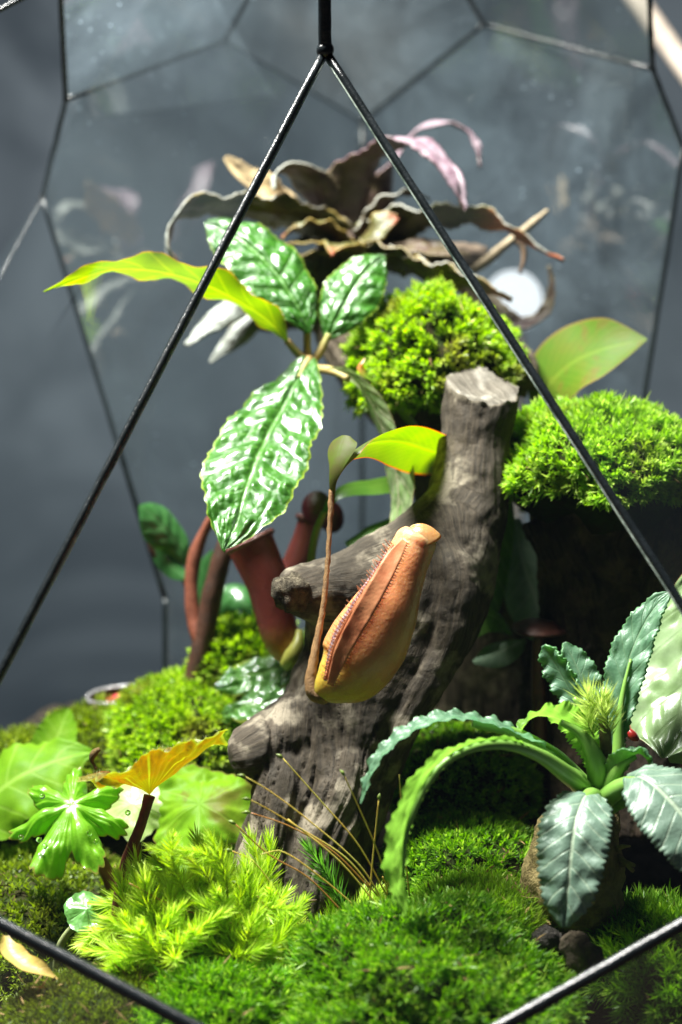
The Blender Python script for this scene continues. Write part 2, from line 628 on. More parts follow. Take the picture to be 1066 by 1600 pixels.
# ------------------------------------------------------------------ moss
MOSS_LIME = mat_moss('moss_lime', (0.04, 0.09, 0.008), (0.25, 0.44, 0.035), (0.62, 0.76, 0.18), brown=(0.20, 0.16, 0.04), brown_f=0.35)
MOSS_MID = mat_moss('moss_yellow_green', (0.04, 0.08, 0.008), (0.22, 0.37, 0.02), (0.55, 0.66, 0.10), brown=(0.17, 0.12, 0.035), brown_f=0.6)
MOSS_HAIR = mat_moss('moss_deep_green', (0.02, 0.055, 0.006), (0.14, 0.31, 0.018), (0.52, 0.70, 0.11))
MOSS_FRONT = mat_moss('moss_cushion_green', (0.02, 0.055, 0.006), (0.13, 0.31, 0.018), (0.50, 0.70, 0.11), brown=(0.05, 0.09, 0.012), brown_f=0.75)
MOSS_OLIVE = mat_moss('moss_olive', (0.03, 0.04, 0.006), (0.14, 0.20, 0.016), (0.33, 0.40, 0.05), brown=(0.07, 0.05, 0.015), brown_f=0.5)
MOSS_FEATHER = mat_moss('moss_feather', (0.28, 0.34, 0.03), (0.44, 0.63, 0.05), (0.78, 0.90, 0.24), brown=(0.33, 0.22, 0.03), brown_f=0.5)
MOSS_FROND = mat_moss('moss_frond_green', (0.05, 0.12, 0.015), (0.10, 0.26, 0.03), (0.24, 0.45, 0.08))
CUSHION = mat_plain('moss_cushion', (0.018, 0.032, 0.006), 0.95, 0.1, (0.02, 0.014, 0.006), 160, 0.8)


DEBRIS = mat_plain('dead_moss_bits', (0.26, 0.17, 0.07), 0.8, 0.2, (0.12, 0.075, 0.03), 300, 0.3)


def needle_mesh(base, dirs, length, width, bend, rnd, h0, h1):
    """base (N,3), unit dirs, lengths, half-widths, bend vectors; five verts per needle"""
    n = len(base)
    sd = unit(np.cross(dirs, unit(rng.normal(size=(n, 3)))))
    mid = base + dirs * (length * 0.5)[:, None] + bend * (length * 0.18)[:, None]
    tip = base + dirs * length[:, None] + bend * (length * 0.6)[:, None]
    w = width[:, None]
    v = np.stack([base - sd * w * 0.6, base + sd * w * 0.6, mid - sd * w, mid + sd * w, tip], 1).reshape(-1, 3)
    k = np.arange(n) * 5
    quads = np.stack([k, k + 1, k + 3, k + 2], 1)
    tris = np.stack([k + 2, k + 3, k + 4], 1)
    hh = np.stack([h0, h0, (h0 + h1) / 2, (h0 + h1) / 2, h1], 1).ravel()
    return dict(verts=v, quads=quads, tris=tris, attrs=dict(rnd=np.repeat(rnd, 5), hgt=hh))


def perp_frame(a):
    r = np.where(np.abs(a[:, 2:3]) < 0.8, np.array([[0, 0, 1.0]]), np.array([[1.0, 0, 0]]))
    x = unit(np.cross(a, r))
    return x, np.cross(a, x)


def mound_surface(c, axes, seed, lump, th, ph):
    """point and normal on a lumpy dome; th from the top, ph round it"""
    d = np.stack([np.sin(th) * np.cos(ph), np.sin(th) * np.sin(ph), np.cos(th)], -1)
    ax = np.asarray(axes)
    q = d * ax
    sc_ = 1 + lump * fbm(q / ax.max() * 2.3 + seed * 3.1, seed, 3)
    sc_ = sc_ + lump * 0.45 * fbm(q * 130 + seed, seed + 2, 2)
    p = c + q * sc_[..., None]
    n = unit(d / ax)
    return p, n


def moss_mound(c, axes, label, mat, style='star', n=1200, seed=0, lump=0.16, th_max=1.75, leafl=0.0026, leafw=0.00032,
               per=10, shoot=0.002, group='moss mounds', up=0.25, parent=None, name='moss_mound', jitter=0.4, blades=None):
    c = np.asarray(c, float)
    # cushion under the shoots
    na, nb = 40, 18
    TH, PH = np.meshgrid(np.linspace(0.0, 2.3, nb), np.linspace(0, 2 * np.pi, na, endpoint=False), indexing='ij')
    p, nn = mound_surface(c, np.asarray(axes) * 0.97, seed, lump, TH, PH)
    i, j = np.meshgrid(np.arange(nb - 1), np.arange(na), indexing='ij')
    a = (i * na + j).ravel(); b = (i * na + (j + 1) % na).ravel()
    o = place(name, dict(verts=p.reshape(-1, 3), quads=np.stack([a, a + na, b + na, b], 1), mats=(CUSHION,)),
              origin=c - np.array([0, 0, axes[2] * 0.5]))
    tag(o, label, 'moss', group)
    # shoots
    th = np.arccos(1 - rng.random(n) * (1 - math.cos(th_max)))
    ph = rng.random(n) * 2 * np.pi
    p, nn = mound_surface(c, axes, seed, lump, th, ph)
    ax = unit(nn + np.array([0, 0, up]) + rng.normal(size=(n, 3)) * jitter * 0.5)
    x, y = perp_frame(ax)
    srnd = np.clip(rng.random(n) * 0.7 + 0.3 * (fbm(p * 150, seed + 4, 2) * 0.5 + 0.5), 0, 1)
    slen = shoot * (0.6 + 0.8 * rng.random(n))
    if style == 'star':
        k = per
        fr = np.tile(np.linspace(0.0, 1.0, k), n)
        idx = np.repeat(np.arange(n), k)
        ang = np.tile(np.arange(k) * 2.4, n) + np.repeat(rng.random(n) * 6.28, k) + rng.normal(size=n * k) * 0.2
        out = 1.15 - 0.75 * fr + rng.normal(size=n * k) * 0.12
        rad = x[idx] * np.cos(ang)[:, None] + y[idx] * np.sin(ang)[:, None]
        dirs = unit(ax[idx] * np.cos(out)[:, None] + rad * np.sin(out)[:, None])
        base = p[idx] + ax[idx] * (slen[idx] * fr)[:, None]
        ln = leafl * (0.7 + 0.6 * rng.random(n * k)) * (1.1 - 0.35 * fr)
        d = needle_mesh(base, dirs, ln, leafw * (0.7 + 0.6 * rng.random(n * k)), ax[idx] * 0.3 - np.array([0, 0, 0.25]),
                        np.clip(srnd[idx] + rng.normal(size=n * k) * 0.1, 0, 1), 0.15 + 0.45 * fr, 0.5 + 0.5 * fr)
    else:
        k = per
        idx = np.repeat(np.arange(n), k)
        m = n * k
        dirs = unit(ax[idx] + rng.normal(size=(m, 3)) * jitter)
        base = p[idx] + rng.normal(size=(m, 3)) * shoot * 0.4
        ln = leafl * (0.55 + 0.7 * rng.random(m))
        d = needle_mesh(base, dirs, ln, leafw * (0.7 + 0.6 * rng.random(m)), rng.normal(size=(m, 3)) * 0.25,
                        np.clip(srnd[idx] * 0.75 + rng.random(m) * 0.35 - 0.05, 0, 1), np.full(m, 0.05), 0.7 + 0.3 * rng.random(m))
    # dead bits caught in the shoots
    nd = max(24, n // 14)
    thd = np.arccos(1 - rng.random(nd) * (1 - math.cos(th_max * 0.9)))
    pd_, nd_ = mound_surface(c, np.asarray(axes) * 1.0 + leafl * 0.7, seed, lump, thd, rng.random(nd) * 6.28)
    e = needle_mesh(pd_, unit(nd_ * 0.25 + rng.normal(size=(nd, 3))), 0.0015 + 0.004 * rng.random(nd), 0.00015 + 0.0003 * rng.random(nd), rng.normal(size=(nd, 3)) * 0.5,
                    np.ones(nd), np.zeros(nd), np.ones(nd))
    e['mats'] = (DEBRIS,); e['smooth'] = False
    q = place('dead_bits', e, o); q['kind'] = 'stuff'
    if blades:
        nb_, bl, bw = blades
        th = np.arccos(1 - rng.random(nb_) * (1 - math.cos(th_max * 0.9)))
        p2, n2 = mound_surface(c, np.asarray(axes) * 1.02, seed, lump, th, rng.random(nb_) * 6.28)
        dr = unit(n2 * 0.5 + rng.normal(size=(nb_, 3)) * 0.75)
        e = needle_mesh(p2, dr, bl * (0.5 + rng.random(nb_)), np.full(nb_, bw), rng.normal(size=(nb_, 3)) * 0.3,
                        np.ones(nb_), np.full(nb_, 0.7), np.ones(nb_))
        off = len(d['verts'])
        d = dict(verts=np.concatenate([d['verts'], e['verts']]), quads=np.concatenate([d['quads'], e['quads'] + off]),
                 tris=np.concatenate([d['tris'], e['tris'] + off]),
                 attrs={q: np.concatenate([d['attrs'][q], e['attrs'][q]]) for q in d['attrs']})
    d['mats'] = (mat,); d['smooth'] = False
    s = place('moss_shoots', d, o)
    s['kind'] = 'stuff'
    return o


# ------------------------------------------------------------------ wood
WOOD = mat_wood('driftwood_grey', (0.066, 0.049, 0.034), (0.23, 0.19, 0.143), (0.026, 0.019, 0.013), 0.6)
WOOD_DARK = mat_wood('driftwood_dark', (0.065, 0.045, 0.032), (0.12, 0.08, 0.055), (0.022, 0.016, 0.012))
WOOD_BROWN = mat_wood('driftwood_brown', (0.12, 0.085, 0.06), (0.22, 0.17, 0.12), (0.04, 0.03, 0.02))
WOOD_CUT = mat_wood('driftwood_cut_end', (0.19, 0.165, 0.135), (0.30, 0.27, 0.23), (0.08, 0.065, 0.05), 1.0)


def driftwood(name, tubes, label, mat, voxel=0.0009, amp=0.0016, seed=0, cut=None, strands=0, parent=None, cut_mat=None, lumps=0.0, groove=0.0):
    """tubes: lists of (px,py,d,radius px); united into one solid, then grained along the first tube"""
    ds = []
    for ti, tk in enumerate(tubes):
        p, r = px_path(tk, 40)
        ds.append(tube_data(p, r, 28))
        if strands and ti == 0:
            tt, nn, bb = frames(p)
            for s in range(strands):
                a0 = s / strands * 2 * np.pi + rng.random() * 0.4
                ang = a0 + np.linspace(0, 1.1, len(p)) + 0.25 * np.sin(np.linspace(0, 5, len(p)) + s)
                off = (nn * np.cos(ang)[:, None] + bb * np.sin(ang)[:, None]) * (r * 0.72)[:, None]
                ds.append(tube_data(p + off, r * (0.36 + 0.08 * rng.random()), 14))
    m = merge(ds)
    me = make_mesh('tmp', m['verts'], m['quads'], m['tris'])
    tmp = bpy.data.objects.new('tmp', me)
    COL.objects.link(tmp)
    rm = tmp.modifiers.new('r', 'REMESH'); rm.mode = 'VOXEL'; rm.voxel_size = voxel
    sm = tmp.modifiers.new('s', 'SMOOTH'); sm.iterations = 6; sm.factor = 0.5
    dg = bpy.context.evaluated_depsgraph_get()
    ev = tmp.evaluated_get(dg)
    em = bpy.data.meshes.new_from_object(ev)
    nv = len(em.vertices)
    co = np.zeros(nv * 3); em.vertices.foreach_get('co', co); co = co.reshape(-1, 3)
    no = np.zeros(nv * 3); em.vertices.foreach_get('normal', no); no = no.reshape(-1, 3)
    npoly = len(em.polygons)
    li = np.zeros(len(em.loops), np.int32); em.loops.foreach_get('vertex_index', li)
    lt = np.zeros(npoly, np.int32); em.polygons.foreach_get('loop_total', lt)
    bpy.data.objects.remove(tmp); bpy.data.meshes.remove(me)
    assert (lt == 4).all()
    quads = li.reshape(-1, 4)
    bpy.data.meshes.remove(em)
    # grain coordinates from the nearest axis sample of any tube
    S = []; T = []; NN = []; AL = []; TI = []
    for tk in tubes:
        p, r = px_path(tk, 60)
        tt, nn, bb = frames(p)
        S.append(p); T.append(tt); NN.append(nn); TI.append(np.full(len(p), len(TI)))
        AL.append(np.concatenate([[0], np.cumsum(np.linalg.norm(np.diff(p, axis=0), axis=1))]))
    S = np.concatenate(S); T = np.concatenate(T); NN = np.concatenate(NN); AL = np.concatenate(AL); TI = np.concatenate(TI)
    near = np.zeros(nv, int)
    for k in range(0, nv, 20000):
        dd = ((co[k:k + 20000, None, :] - S[None]) ** 2).sum(-1)
        near[k:k + 20000] = dd.argmin(1)
    rel = co - S[near]
    along = AL[near] + (rel * T[near]).sum(1)
    bn = np.cross(T[near], NN[near])
    a, b = (rel * NN[near]).sum(1), (rel * bn).sum(1)
    ang = np.arctan2(b, a)
    swirl = 0.35 * fbm(co * 40, seed + 8, 2)
    gx = np.stack([np.cos(ang + swirl) * 5.5, np.sin(ang + swirl) * 5.5, along * 16], -1)
    g1 = fbm(gx, seed, 3)
    g2 = fbm(gx * np.array([3.2, 3.2, 2.0]), seed + 3, 3)
    crack = -np.clip(1 - np.abs(fbm(gx * 0.8, seed + 5, 2)) * 9, 0, 1)
    disp = amp * (0.9 * g1 + 0.45 * g2 + 0.7 * crack) + amp * 0.25 * fbm(co * 700, seed + 9, 2)
    if lumps:
        disp = disp + lumps * fbm(co * 110, seed + 12, 3)
    if groove:
        ti = TI[near]
        low = np.clip((along - 0.055) / 0.05, 0, 1) * (ti == 0) + (ti >= 6)
        disp = amp * (0.6 + 0.6 * low) * (0.9 * g1 + 0.45 * g2) + amp * 0.3 * fbm(co * 700, seed + 9, 2) + lumps * fbm(co * 110, seed + 12, 3)
        disp = disp - groove * (0.15 + 0.85 * low) * np.clip(1 - np.abs(fbm(gx * np.array([0.42, 0.42, 0.55]) + 3.3, seed + 15, 2)) * 8, 0, 1)
    cutv = np.zeros(nv)
    if cut is not None:
        cp, cn, skip = cut
        cn = unit(np.asarray(cn, float))
        h = (co - cp) @ cn
        near_top = np.linalg.norm(co - cp, axis=1) < skip
        over = (h > -0.0002) & near_top
        co = np.where(over[:, None], co - cn * h[:, None], co)
        fib = fbm(np.stack([co[:, 0] * 900 + co[:, 1] * 500, co[:, 1] * 120, co[:, 0] * 60], -1), seed + 2, 3)
        disp = np.where(over, 0.0010 * fib + 0.0030 * fbm(co * 110, seed + 6, 2), disp)
        no = np.where(over[:, None], cn, no)
        cutv[over] = 1
    co = co + no * disp[:, None]
    acr = (ang + swirl)
    d = dict(verts=co, quads=quads, attrs=dict(along=along * 4.0, across=np.cos(acr) * 0.5 + np.sin(acr) * 0.37, cut=cutv), mats=(mat,))
    if cut_mat is not None:
        fc = cutv[quads].min(1) > 0.5
        keep = ~fc
        d['quads'] = quads[keep]
    o = place(name, d, parent)
    if parent is None:
        tag(o, label, 'driftwood')
    if cut_mat is not None and fc.any():
        u_, inv = np.unique(quads[fc], return_inverse=True)
        place('cut_end', dict(verts=co[u_], quads=inv.reshape(-1, 4), mats=(cut_mat,),
                              attrs=dict(along=(co[u_][:, 0] * 1.2 + co[u_][:, 1] * 0.6) * 30, across=co[u_][:, 1] * 0.6, cut=0 * co[u_][:, 0])), o)
    return o


stump = driftwood('driftwood',
    [[(757, 560, 0.028, 57), (752, 620, 0.028, 57), (742, 700, 0.026, 58), (730, 780, 0.022, 64), (700, 860, 0.018, 86), (660, 940, 0.014, 100),
      (600, 1040, 0.010, 98), (550, 1140, 0.008, 98), (505, 1240, 0.006, 104), (465, 1360, 0.004, 104), (440, 1480, 0.002, 112)],
     [(690, 920, 0.014, 84), (620, 925, 0.010, 78), (550, 924, 0.004, 64), (490, 924, -0.002, 48), (456, 926, -0.005, 38), (440, 928, -0.006, 26)],
     [(535, 925, 0.006, 50), (528, 985, 0.008, 52), (530, 1050, 0.010, 54), (515, 1110, 0.008, 66), (480, 1170, 0.006, 60)],
     [(590, 1120, 0.010, 90), (500, 1140, 0.006, 76), (430, 1162, 0.0, 56), (398, 1174, -0.005, 48), (378, 1182, -0.007, 39), (363, 1187, -0.007, 25), (357, 1189, -0.007, 6)],
     [(720, 800, 0.02, 60), (650, 850, 0.012, 52), (570, 890, 0.006, 44), (500, 912, 0.0, 30)],
     [(690, 840, 0.008, 8), (706, 880, 0.002, 34), (712, 940, -0.001, 40), (690, 1020, -0.002, 34), (640, 1110, -0.004, 30), (600, 1200, -0.003, 22), (580, 1260, 0.0, 6)],
     [(600, 960, 0.008, 80), (545, 1030, 0.010, 72), (500, 1100, 0.008, 60), (470, 1170, 0.006, 50)],
     [(450, 1150, -0.002, 8), (440, 1210, -0.008, 36), (428, 1300, -0.012, 44), (400, 1420, -0.016, 46), (390, 1480, -0.016, 46)],
     [(560, 1130, -0.002, 8), (545, 1190, -0.008, 36), (520, 1280, -0.013, 44), (480, 1400, -0.017, 46), (470, 1480, -0.018, 46)]],
    'grey forked driftwood stump with sawn top standing behind the orange pitcher', WOOD, seed=3, voxel=0.00075, amp=0.0005, lumps=0.0014, groove=0.0015,
    cut=(P(754, 606, 0.028), V(0.10, 0.90, 0.45), 0.020), cut_mat=WOOD_CUT)
# dark rough lump for the hole at the broken end of the side branch
BROKEN_END = mat_plain('broken_end_dark', (0.05, 0.04, 0.03), 0.95, 0.1, (0.17, 0.14, 0.10), 300, 1.0, dist=0.002)
tube('broken_end', [(480, 926, -0.010, 16), (462, 926, -0.012, 28), (446, 926, -0.011, 27), (437, 922, -0.009, 18)], BROKEN_END, stump, 14, 22, 0.0035, seed=4, rscale=420)

right_wood = driftwood('driftwood',
    [[(950, 770, 0.045, 125), (945, 850, 0.045, 112), (930, 930, 0.042, 90), (920, 1010, 0.04, 72), (910, 1120, 0.04, 66), (905, 1330, 0.04, 62)],
     [(1080, 800, 0.04, 100), (1060, 900, 0.035, 110), (1040, 1050, 0.04, 110), (1040, 1300, 0.04, 100)],
     [(845, 1020, 0.05, 22), (848, 1100, 0.045, 34), (850, 1200, 0.045, 34), (852, 1330, 0.045, 36)],
     [(860, 800, 0.035, 50), (900, 880, 0.035, 50), (930, 960, 0.035, 50)]],
    'dark brown driftwood block under the bright moss cap', WOOD_DARK, seed=5, voxel=0.0014, amp=0.0022)
mid_wood = driftwood('driftwood',
    [[(540, 400, 0.115, 46), (520, 450, 0.11, 42), (540, 530, 0.105, 44), (610, 600, 0.10, 60), (680, 680, 0.09, 58), (710, 800, 0.088, 62), (735, 950, 0.098, 95), (760, 1100, 0.10, 120), (770, 1260, 0.10, 130)],  # wide lower part is added backing that keeps the gap dark
     [(620, 570, 0.09, 50), (720, 560, 0.08, 62), (800, 575, 0.075, 42), (822, 610, 0.07, 22)],
     [(500, 480, 0.11, 26), (440, 500, 0.115, 18), (360, 515, 0.12, 8)],
     [(560, 380, 0.11, 40), (650, 400, 0.115, 28), (760, 400, 0.12, 18)]],
    'brown driftwood behind the sawn stump carrying the upper moss and bromeliad', WOOD_BROWN, seed=6, voxel=0.0014, amp=0.002)

# ------------------------------------------------------------------ moss mounds
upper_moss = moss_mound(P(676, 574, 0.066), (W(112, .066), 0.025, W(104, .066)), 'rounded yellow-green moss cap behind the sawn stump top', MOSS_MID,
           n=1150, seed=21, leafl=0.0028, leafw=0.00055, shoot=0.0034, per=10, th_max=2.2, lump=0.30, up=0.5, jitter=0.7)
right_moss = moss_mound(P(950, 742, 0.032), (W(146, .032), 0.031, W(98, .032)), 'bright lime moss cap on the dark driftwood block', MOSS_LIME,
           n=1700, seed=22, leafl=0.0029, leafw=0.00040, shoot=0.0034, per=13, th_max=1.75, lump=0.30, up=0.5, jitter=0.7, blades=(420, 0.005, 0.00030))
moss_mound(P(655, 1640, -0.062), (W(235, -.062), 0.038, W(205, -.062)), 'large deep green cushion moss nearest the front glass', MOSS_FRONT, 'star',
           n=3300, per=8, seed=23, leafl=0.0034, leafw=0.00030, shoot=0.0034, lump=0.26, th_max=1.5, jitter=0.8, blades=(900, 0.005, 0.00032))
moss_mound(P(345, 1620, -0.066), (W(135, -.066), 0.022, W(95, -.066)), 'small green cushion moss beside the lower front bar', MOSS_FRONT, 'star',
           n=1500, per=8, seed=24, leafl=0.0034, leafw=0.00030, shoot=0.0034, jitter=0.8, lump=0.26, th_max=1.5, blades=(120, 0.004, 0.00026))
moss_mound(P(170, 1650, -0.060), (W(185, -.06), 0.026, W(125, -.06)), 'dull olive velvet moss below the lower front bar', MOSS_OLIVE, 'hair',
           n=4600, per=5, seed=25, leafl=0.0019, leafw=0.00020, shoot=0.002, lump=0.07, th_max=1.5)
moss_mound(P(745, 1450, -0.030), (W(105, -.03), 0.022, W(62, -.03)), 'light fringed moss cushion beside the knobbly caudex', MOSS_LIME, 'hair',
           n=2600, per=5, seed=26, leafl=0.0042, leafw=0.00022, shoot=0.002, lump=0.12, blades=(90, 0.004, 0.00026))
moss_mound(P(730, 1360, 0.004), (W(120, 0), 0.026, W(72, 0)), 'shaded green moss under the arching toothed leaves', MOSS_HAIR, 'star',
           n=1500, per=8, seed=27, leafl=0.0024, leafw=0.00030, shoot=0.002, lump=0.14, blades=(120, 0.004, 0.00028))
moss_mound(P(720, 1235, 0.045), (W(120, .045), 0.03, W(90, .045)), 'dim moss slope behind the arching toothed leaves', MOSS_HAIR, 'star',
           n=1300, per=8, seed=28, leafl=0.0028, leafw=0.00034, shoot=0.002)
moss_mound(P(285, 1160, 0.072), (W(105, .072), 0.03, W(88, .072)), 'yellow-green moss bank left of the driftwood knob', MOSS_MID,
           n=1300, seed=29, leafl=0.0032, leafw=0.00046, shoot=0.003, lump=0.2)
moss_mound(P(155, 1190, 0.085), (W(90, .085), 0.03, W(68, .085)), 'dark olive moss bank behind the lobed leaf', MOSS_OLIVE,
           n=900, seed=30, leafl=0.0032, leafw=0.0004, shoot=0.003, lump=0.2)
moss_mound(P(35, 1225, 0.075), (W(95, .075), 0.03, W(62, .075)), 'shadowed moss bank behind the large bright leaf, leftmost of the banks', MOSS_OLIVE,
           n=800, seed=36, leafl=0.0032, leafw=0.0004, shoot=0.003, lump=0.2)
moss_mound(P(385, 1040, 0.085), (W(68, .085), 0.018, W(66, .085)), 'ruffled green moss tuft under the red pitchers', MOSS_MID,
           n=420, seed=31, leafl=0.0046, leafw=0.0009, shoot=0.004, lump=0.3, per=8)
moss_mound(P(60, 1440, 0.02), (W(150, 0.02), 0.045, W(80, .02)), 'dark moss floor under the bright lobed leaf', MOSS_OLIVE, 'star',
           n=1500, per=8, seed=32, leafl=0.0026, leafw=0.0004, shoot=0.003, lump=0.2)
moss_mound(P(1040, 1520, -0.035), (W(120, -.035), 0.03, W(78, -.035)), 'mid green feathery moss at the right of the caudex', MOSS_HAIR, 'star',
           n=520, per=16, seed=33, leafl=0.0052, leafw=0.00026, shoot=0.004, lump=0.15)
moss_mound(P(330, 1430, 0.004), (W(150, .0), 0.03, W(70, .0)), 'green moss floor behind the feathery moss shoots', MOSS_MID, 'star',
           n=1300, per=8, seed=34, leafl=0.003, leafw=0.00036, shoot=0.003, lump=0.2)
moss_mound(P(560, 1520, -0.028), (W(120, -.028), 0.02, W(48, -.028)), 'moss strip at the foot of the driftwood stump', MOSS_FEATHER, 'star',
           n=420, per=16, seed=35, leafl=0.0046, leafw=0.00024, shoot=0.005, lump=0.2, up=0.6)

# feathery moss: every shoot is a part
def shoot_mesh(name, L, nleaf, leafl, droop, seed, mat, stem_mat):
    r = np.random.default_rng(seed)
    tt = np.linspace(0, 1, 14)
    path = np.stack([tt**2 * L * droop, 0.12 * L * np.sin(tt * 2 + seed), tt * L * (1 - 0.25 * droop * tt)], 1)
    fr = np.linspace(0.08, 1.0, nleaf)
    base = np.stack([np.interp(fr, tt, path[:, i]) for i in range(3)], 1)
    tg = unit(np.stack([np.interp(fr, tt, np.gradient(path[:, i])) for i in range(3)], 1))
    x, y = perp_frame(tg)
    ang = np.arange(nleaf) * 2.4 + r.normal(size=nleaf) * 0.3
    out = 0.85 - 0.45 * fr**3 + r.normal(size=nleaf) * 0.1
    rad = x * np.cos(ang)[:, None] + y * np.sin(ang)[:, None]
    dirs = unit(tg * np.cos(out)[:, None] + rad * np.sin(out)[:, None])
    ln = leafl * (0.6 + 0.5 * np.sin(np.pi * np.clip(fr * 0.9 + 0.1, 0, 1))) * (0.8 + 0.4 * r.random(nleaf))
    d = needle_mesh(base, dirs, ln, np.full(nleaf, 0.00023), tg * 0.35, r.random(nleaf), 0.1 + 0.5 * fr, 0.45 + 0.55 * fr)
    st = tube_data(path, np.linspace(0.00035, 0.00012, 14), 5)
    off = len(d['verts'])
    nst = len(st['verts'])
    return make_mesh(name, np.concatenate([d['verts'], st['verts']]), np.concatenate([d['quads'], st['quads'] + off]),
                     np.concatenate([d['tris'], st['tris'] + off]),
                     attrs=dict(rnd=np.concatenate([d['attrs']['rnd'], np.zeros(nst)]), hgt=np.concatenate([d['attrs']['hgt'], np.zeros(nst)])),
                     mats=(mat,), smooth=False)


feather = thing('feather_moss', P(330, 1520, -0.04), 'golden green feathery moss clump in front of the driftwood foot', 'moss')
variants = [shoot_mesh('shoot', 0.017 + 0.007 * rng.random(), 150, 0.0058, 0.3 + 0.6 * rng.random(), 40 + k, MOSS_FEATHER, None) for k in range(7)]


def put_shoot(me, base, direction, roll, scale, parent, name='shoot'):
    o = bpy.data.objects.new(name, me)
    COL.objects.link(o)
    o.parent = parent
    o.location = np.asarray(base) - wpos(parent)
    q = Vector(direction).to_track_quat('Z', 'Y') @ Quaternion((0, 0, 1), roll)
    o.rotation_mode = 'QUATERNION'
    o.rotation_quaternion = q
    o.scale = (scale,) * 3
    return o


for k in range(120):
    a = rng.random()
    bx = 245 + 170 * rng.random()
    by = 1525 - 105 * rng.random()
    dd = -0.055 + 0.03 * (1525 - by) / 105
    lean = (bx - 320) / 110
    dr = V(lean * 0.8 + rng.normal() * 0.55 - 0.25, 0.55 + 0.4 * rng.normal(), 0.5 + 0.35 * rng.normal())
    put_shoot(variants[k % 7], P(bx, by, dd), dr, rng.random() * 6.28, 0.75 + 0.45 * rng.random(), feather)
# the shoots that reach out to the left
for (bx, by, dx, dy) in ((270, 1440, -0.95, 0.35), (260, 1475, -1, 0.1), (250, 1515, -1, -0.15), (290, 1400, -0.5, 0.8), (330, 1390, -0.2, 1), (360, 1400, 0.05, 1),
                         (280, 1500, -0.8, -0.35), (300, 1460, -0.9, 0.5), (350, 1370, -0.1, 1), (240, 1500, -0.9, 0.2), (310, 1520, -0.6, -0.5)):
    put_shoot(variants[int(rng.integers(7))], P(bx, by, -0.052), V(dx, dy, 0.35), rng.random() * 6.28, 0.85, feather)

foot = thing('feather_moss', P(520, 1500, -0.03), 'spiky yellow-green moss at the base of the thin spore stalks', 'moss')
for k in range(34):
    bx = 425 + 220 * rng.random()
    by = 1510 - 30 * rng.random() - 14 * math.sin((bx - 425) / 220 * 3.1)
    put_shoot(variants[k % 7], P(bx, by, -0.034 + 0.012 * rng.random()), V(rng.normal() * 0.5, 0.8, 0.4 + 0.3 * rng.normal()), rng.random() * 6.28,
              0.55 + 0.35 * rng.random(), foot)
frond_me = shoot_mesh('frond', 0.026, 130, 0.0062, 0.15, 77, MOSS_FROND, None)
fr = tag(bpy.data.objects.new('moss_frond', frond_me), 'upright dark green fern-like moss frond against the driftwood foot', 'moss')
COL.objects.link(fr)
fr.location = P(528, 1440, -0.028); fr.rotation_mode = 'QUATERNION'
fr.rotation_quaternion = Vector(V(-0.25, 1, 0.1)).to_track_quat('Z', 'Y')

# spore stalks on the foot moss
SETA = mat_plain('spore_stalk_amber', (0.75, 0.48, 0.09), 0.4, 0.5, (0.66, 0.60, 0.14), 90, 0.1, trans=0.2)
SETA_RED = mat_plain('spore_stalk_rust', (0.42, 0.17, 0.05), 0.4, 0.5, (0.5, 0.26, 0.06), 90, 0.1, trans=0.2)
CAPSULE = mat_plain('spore_capsule', (0.16, 0.22, 0.04), 0.4, 0.4, (0.10, 0.13, 0.02), 200, 0.1)
stalks = [[(600, 1410), (560, 1350), (480, 1280), (420, 1235), (384, 1214)], [(590, 1400), (540, 1340), (470, 1295), (420, 1265), (392, 1250)],
          [(580, 1390), (520, 1330), (450, 1290), (392, 1270)], [(605, 1400), (560, 1320), (500, 1250), (442, 1185)],
          [(615, 1405), (590, 1330), (560, 1260), (538, 1212)], [(575, 1440), (582, 1350), (592, 1250)],
          [(540, 1430), (480, 1370), (420, 1335), (368, 1288)], [(470, 1450), (430, 1390), (395, 1345), (363, 1330)],
          [(440, 1460), (400, 1420), (372, 1384)], [(450, 1470), (425, 1430), (402, 1400)], [(420, 1455), (350, 1440), (270, 1415), (202, 1380)],
          [(560, 1420), (500, 1370), (440, 1330), (408, 1335)], [(600, 1420), (605, 1390), (598, 1370)], [(640, 1400), (632, 1320), (624, 1210)],
          [(480, 1520), (488, 1490), (515, 1485)], [(590, 1415), (530, 1345), (450, 1280)]]
for k, s in enumerate(stalks):
    dpt = -0.036 - 0.010 * rng.random()
    keys = [(x, y, dpt - 0.004 * i, 1.45 - 0.14 * i) for i, (x, y) in enumerate(s)]
    o = tube('spore_stalk', keys, SETA_RED if k % 4 == 2 else SETA, foot, 20, 5)
    if k < 9:
        e = np.array(s[-1], float); b = np.array(s[-2], float)
        t_ = (e - b) / np.linalg.norm(e - b)
        q = e + t_ * 16 + np.array([0, 5])
        zz = dpt - 0.004 * (len(s) - 1)
        tube('capsule', [(e[0], e[1], zz, 1.2), ((e[0] * .6 + q[0] * .4), (e[1] * .6 + q[1] * .4) - 1, zz, 3.3), (q[0], q[1], zz, 0.6)], CAPSULE, o, 10, 6)
TWIG = mat_plain('twig_brown', (0.14, 0.085, 0.05), 0.7, 0.3, (0.06, 0.04, 0.025), 200, 0.6)
tag(tube('twig', [(420, 1440, -0.034, 3), (445, 1420, -0.034, 3), (470, 1410, -0.033, 3), (495, 1407, -0.032, 2)], TWIG, None, 16, 6, 0.0003),
    'short brown twig lying at the driftwood foot', 'twig')

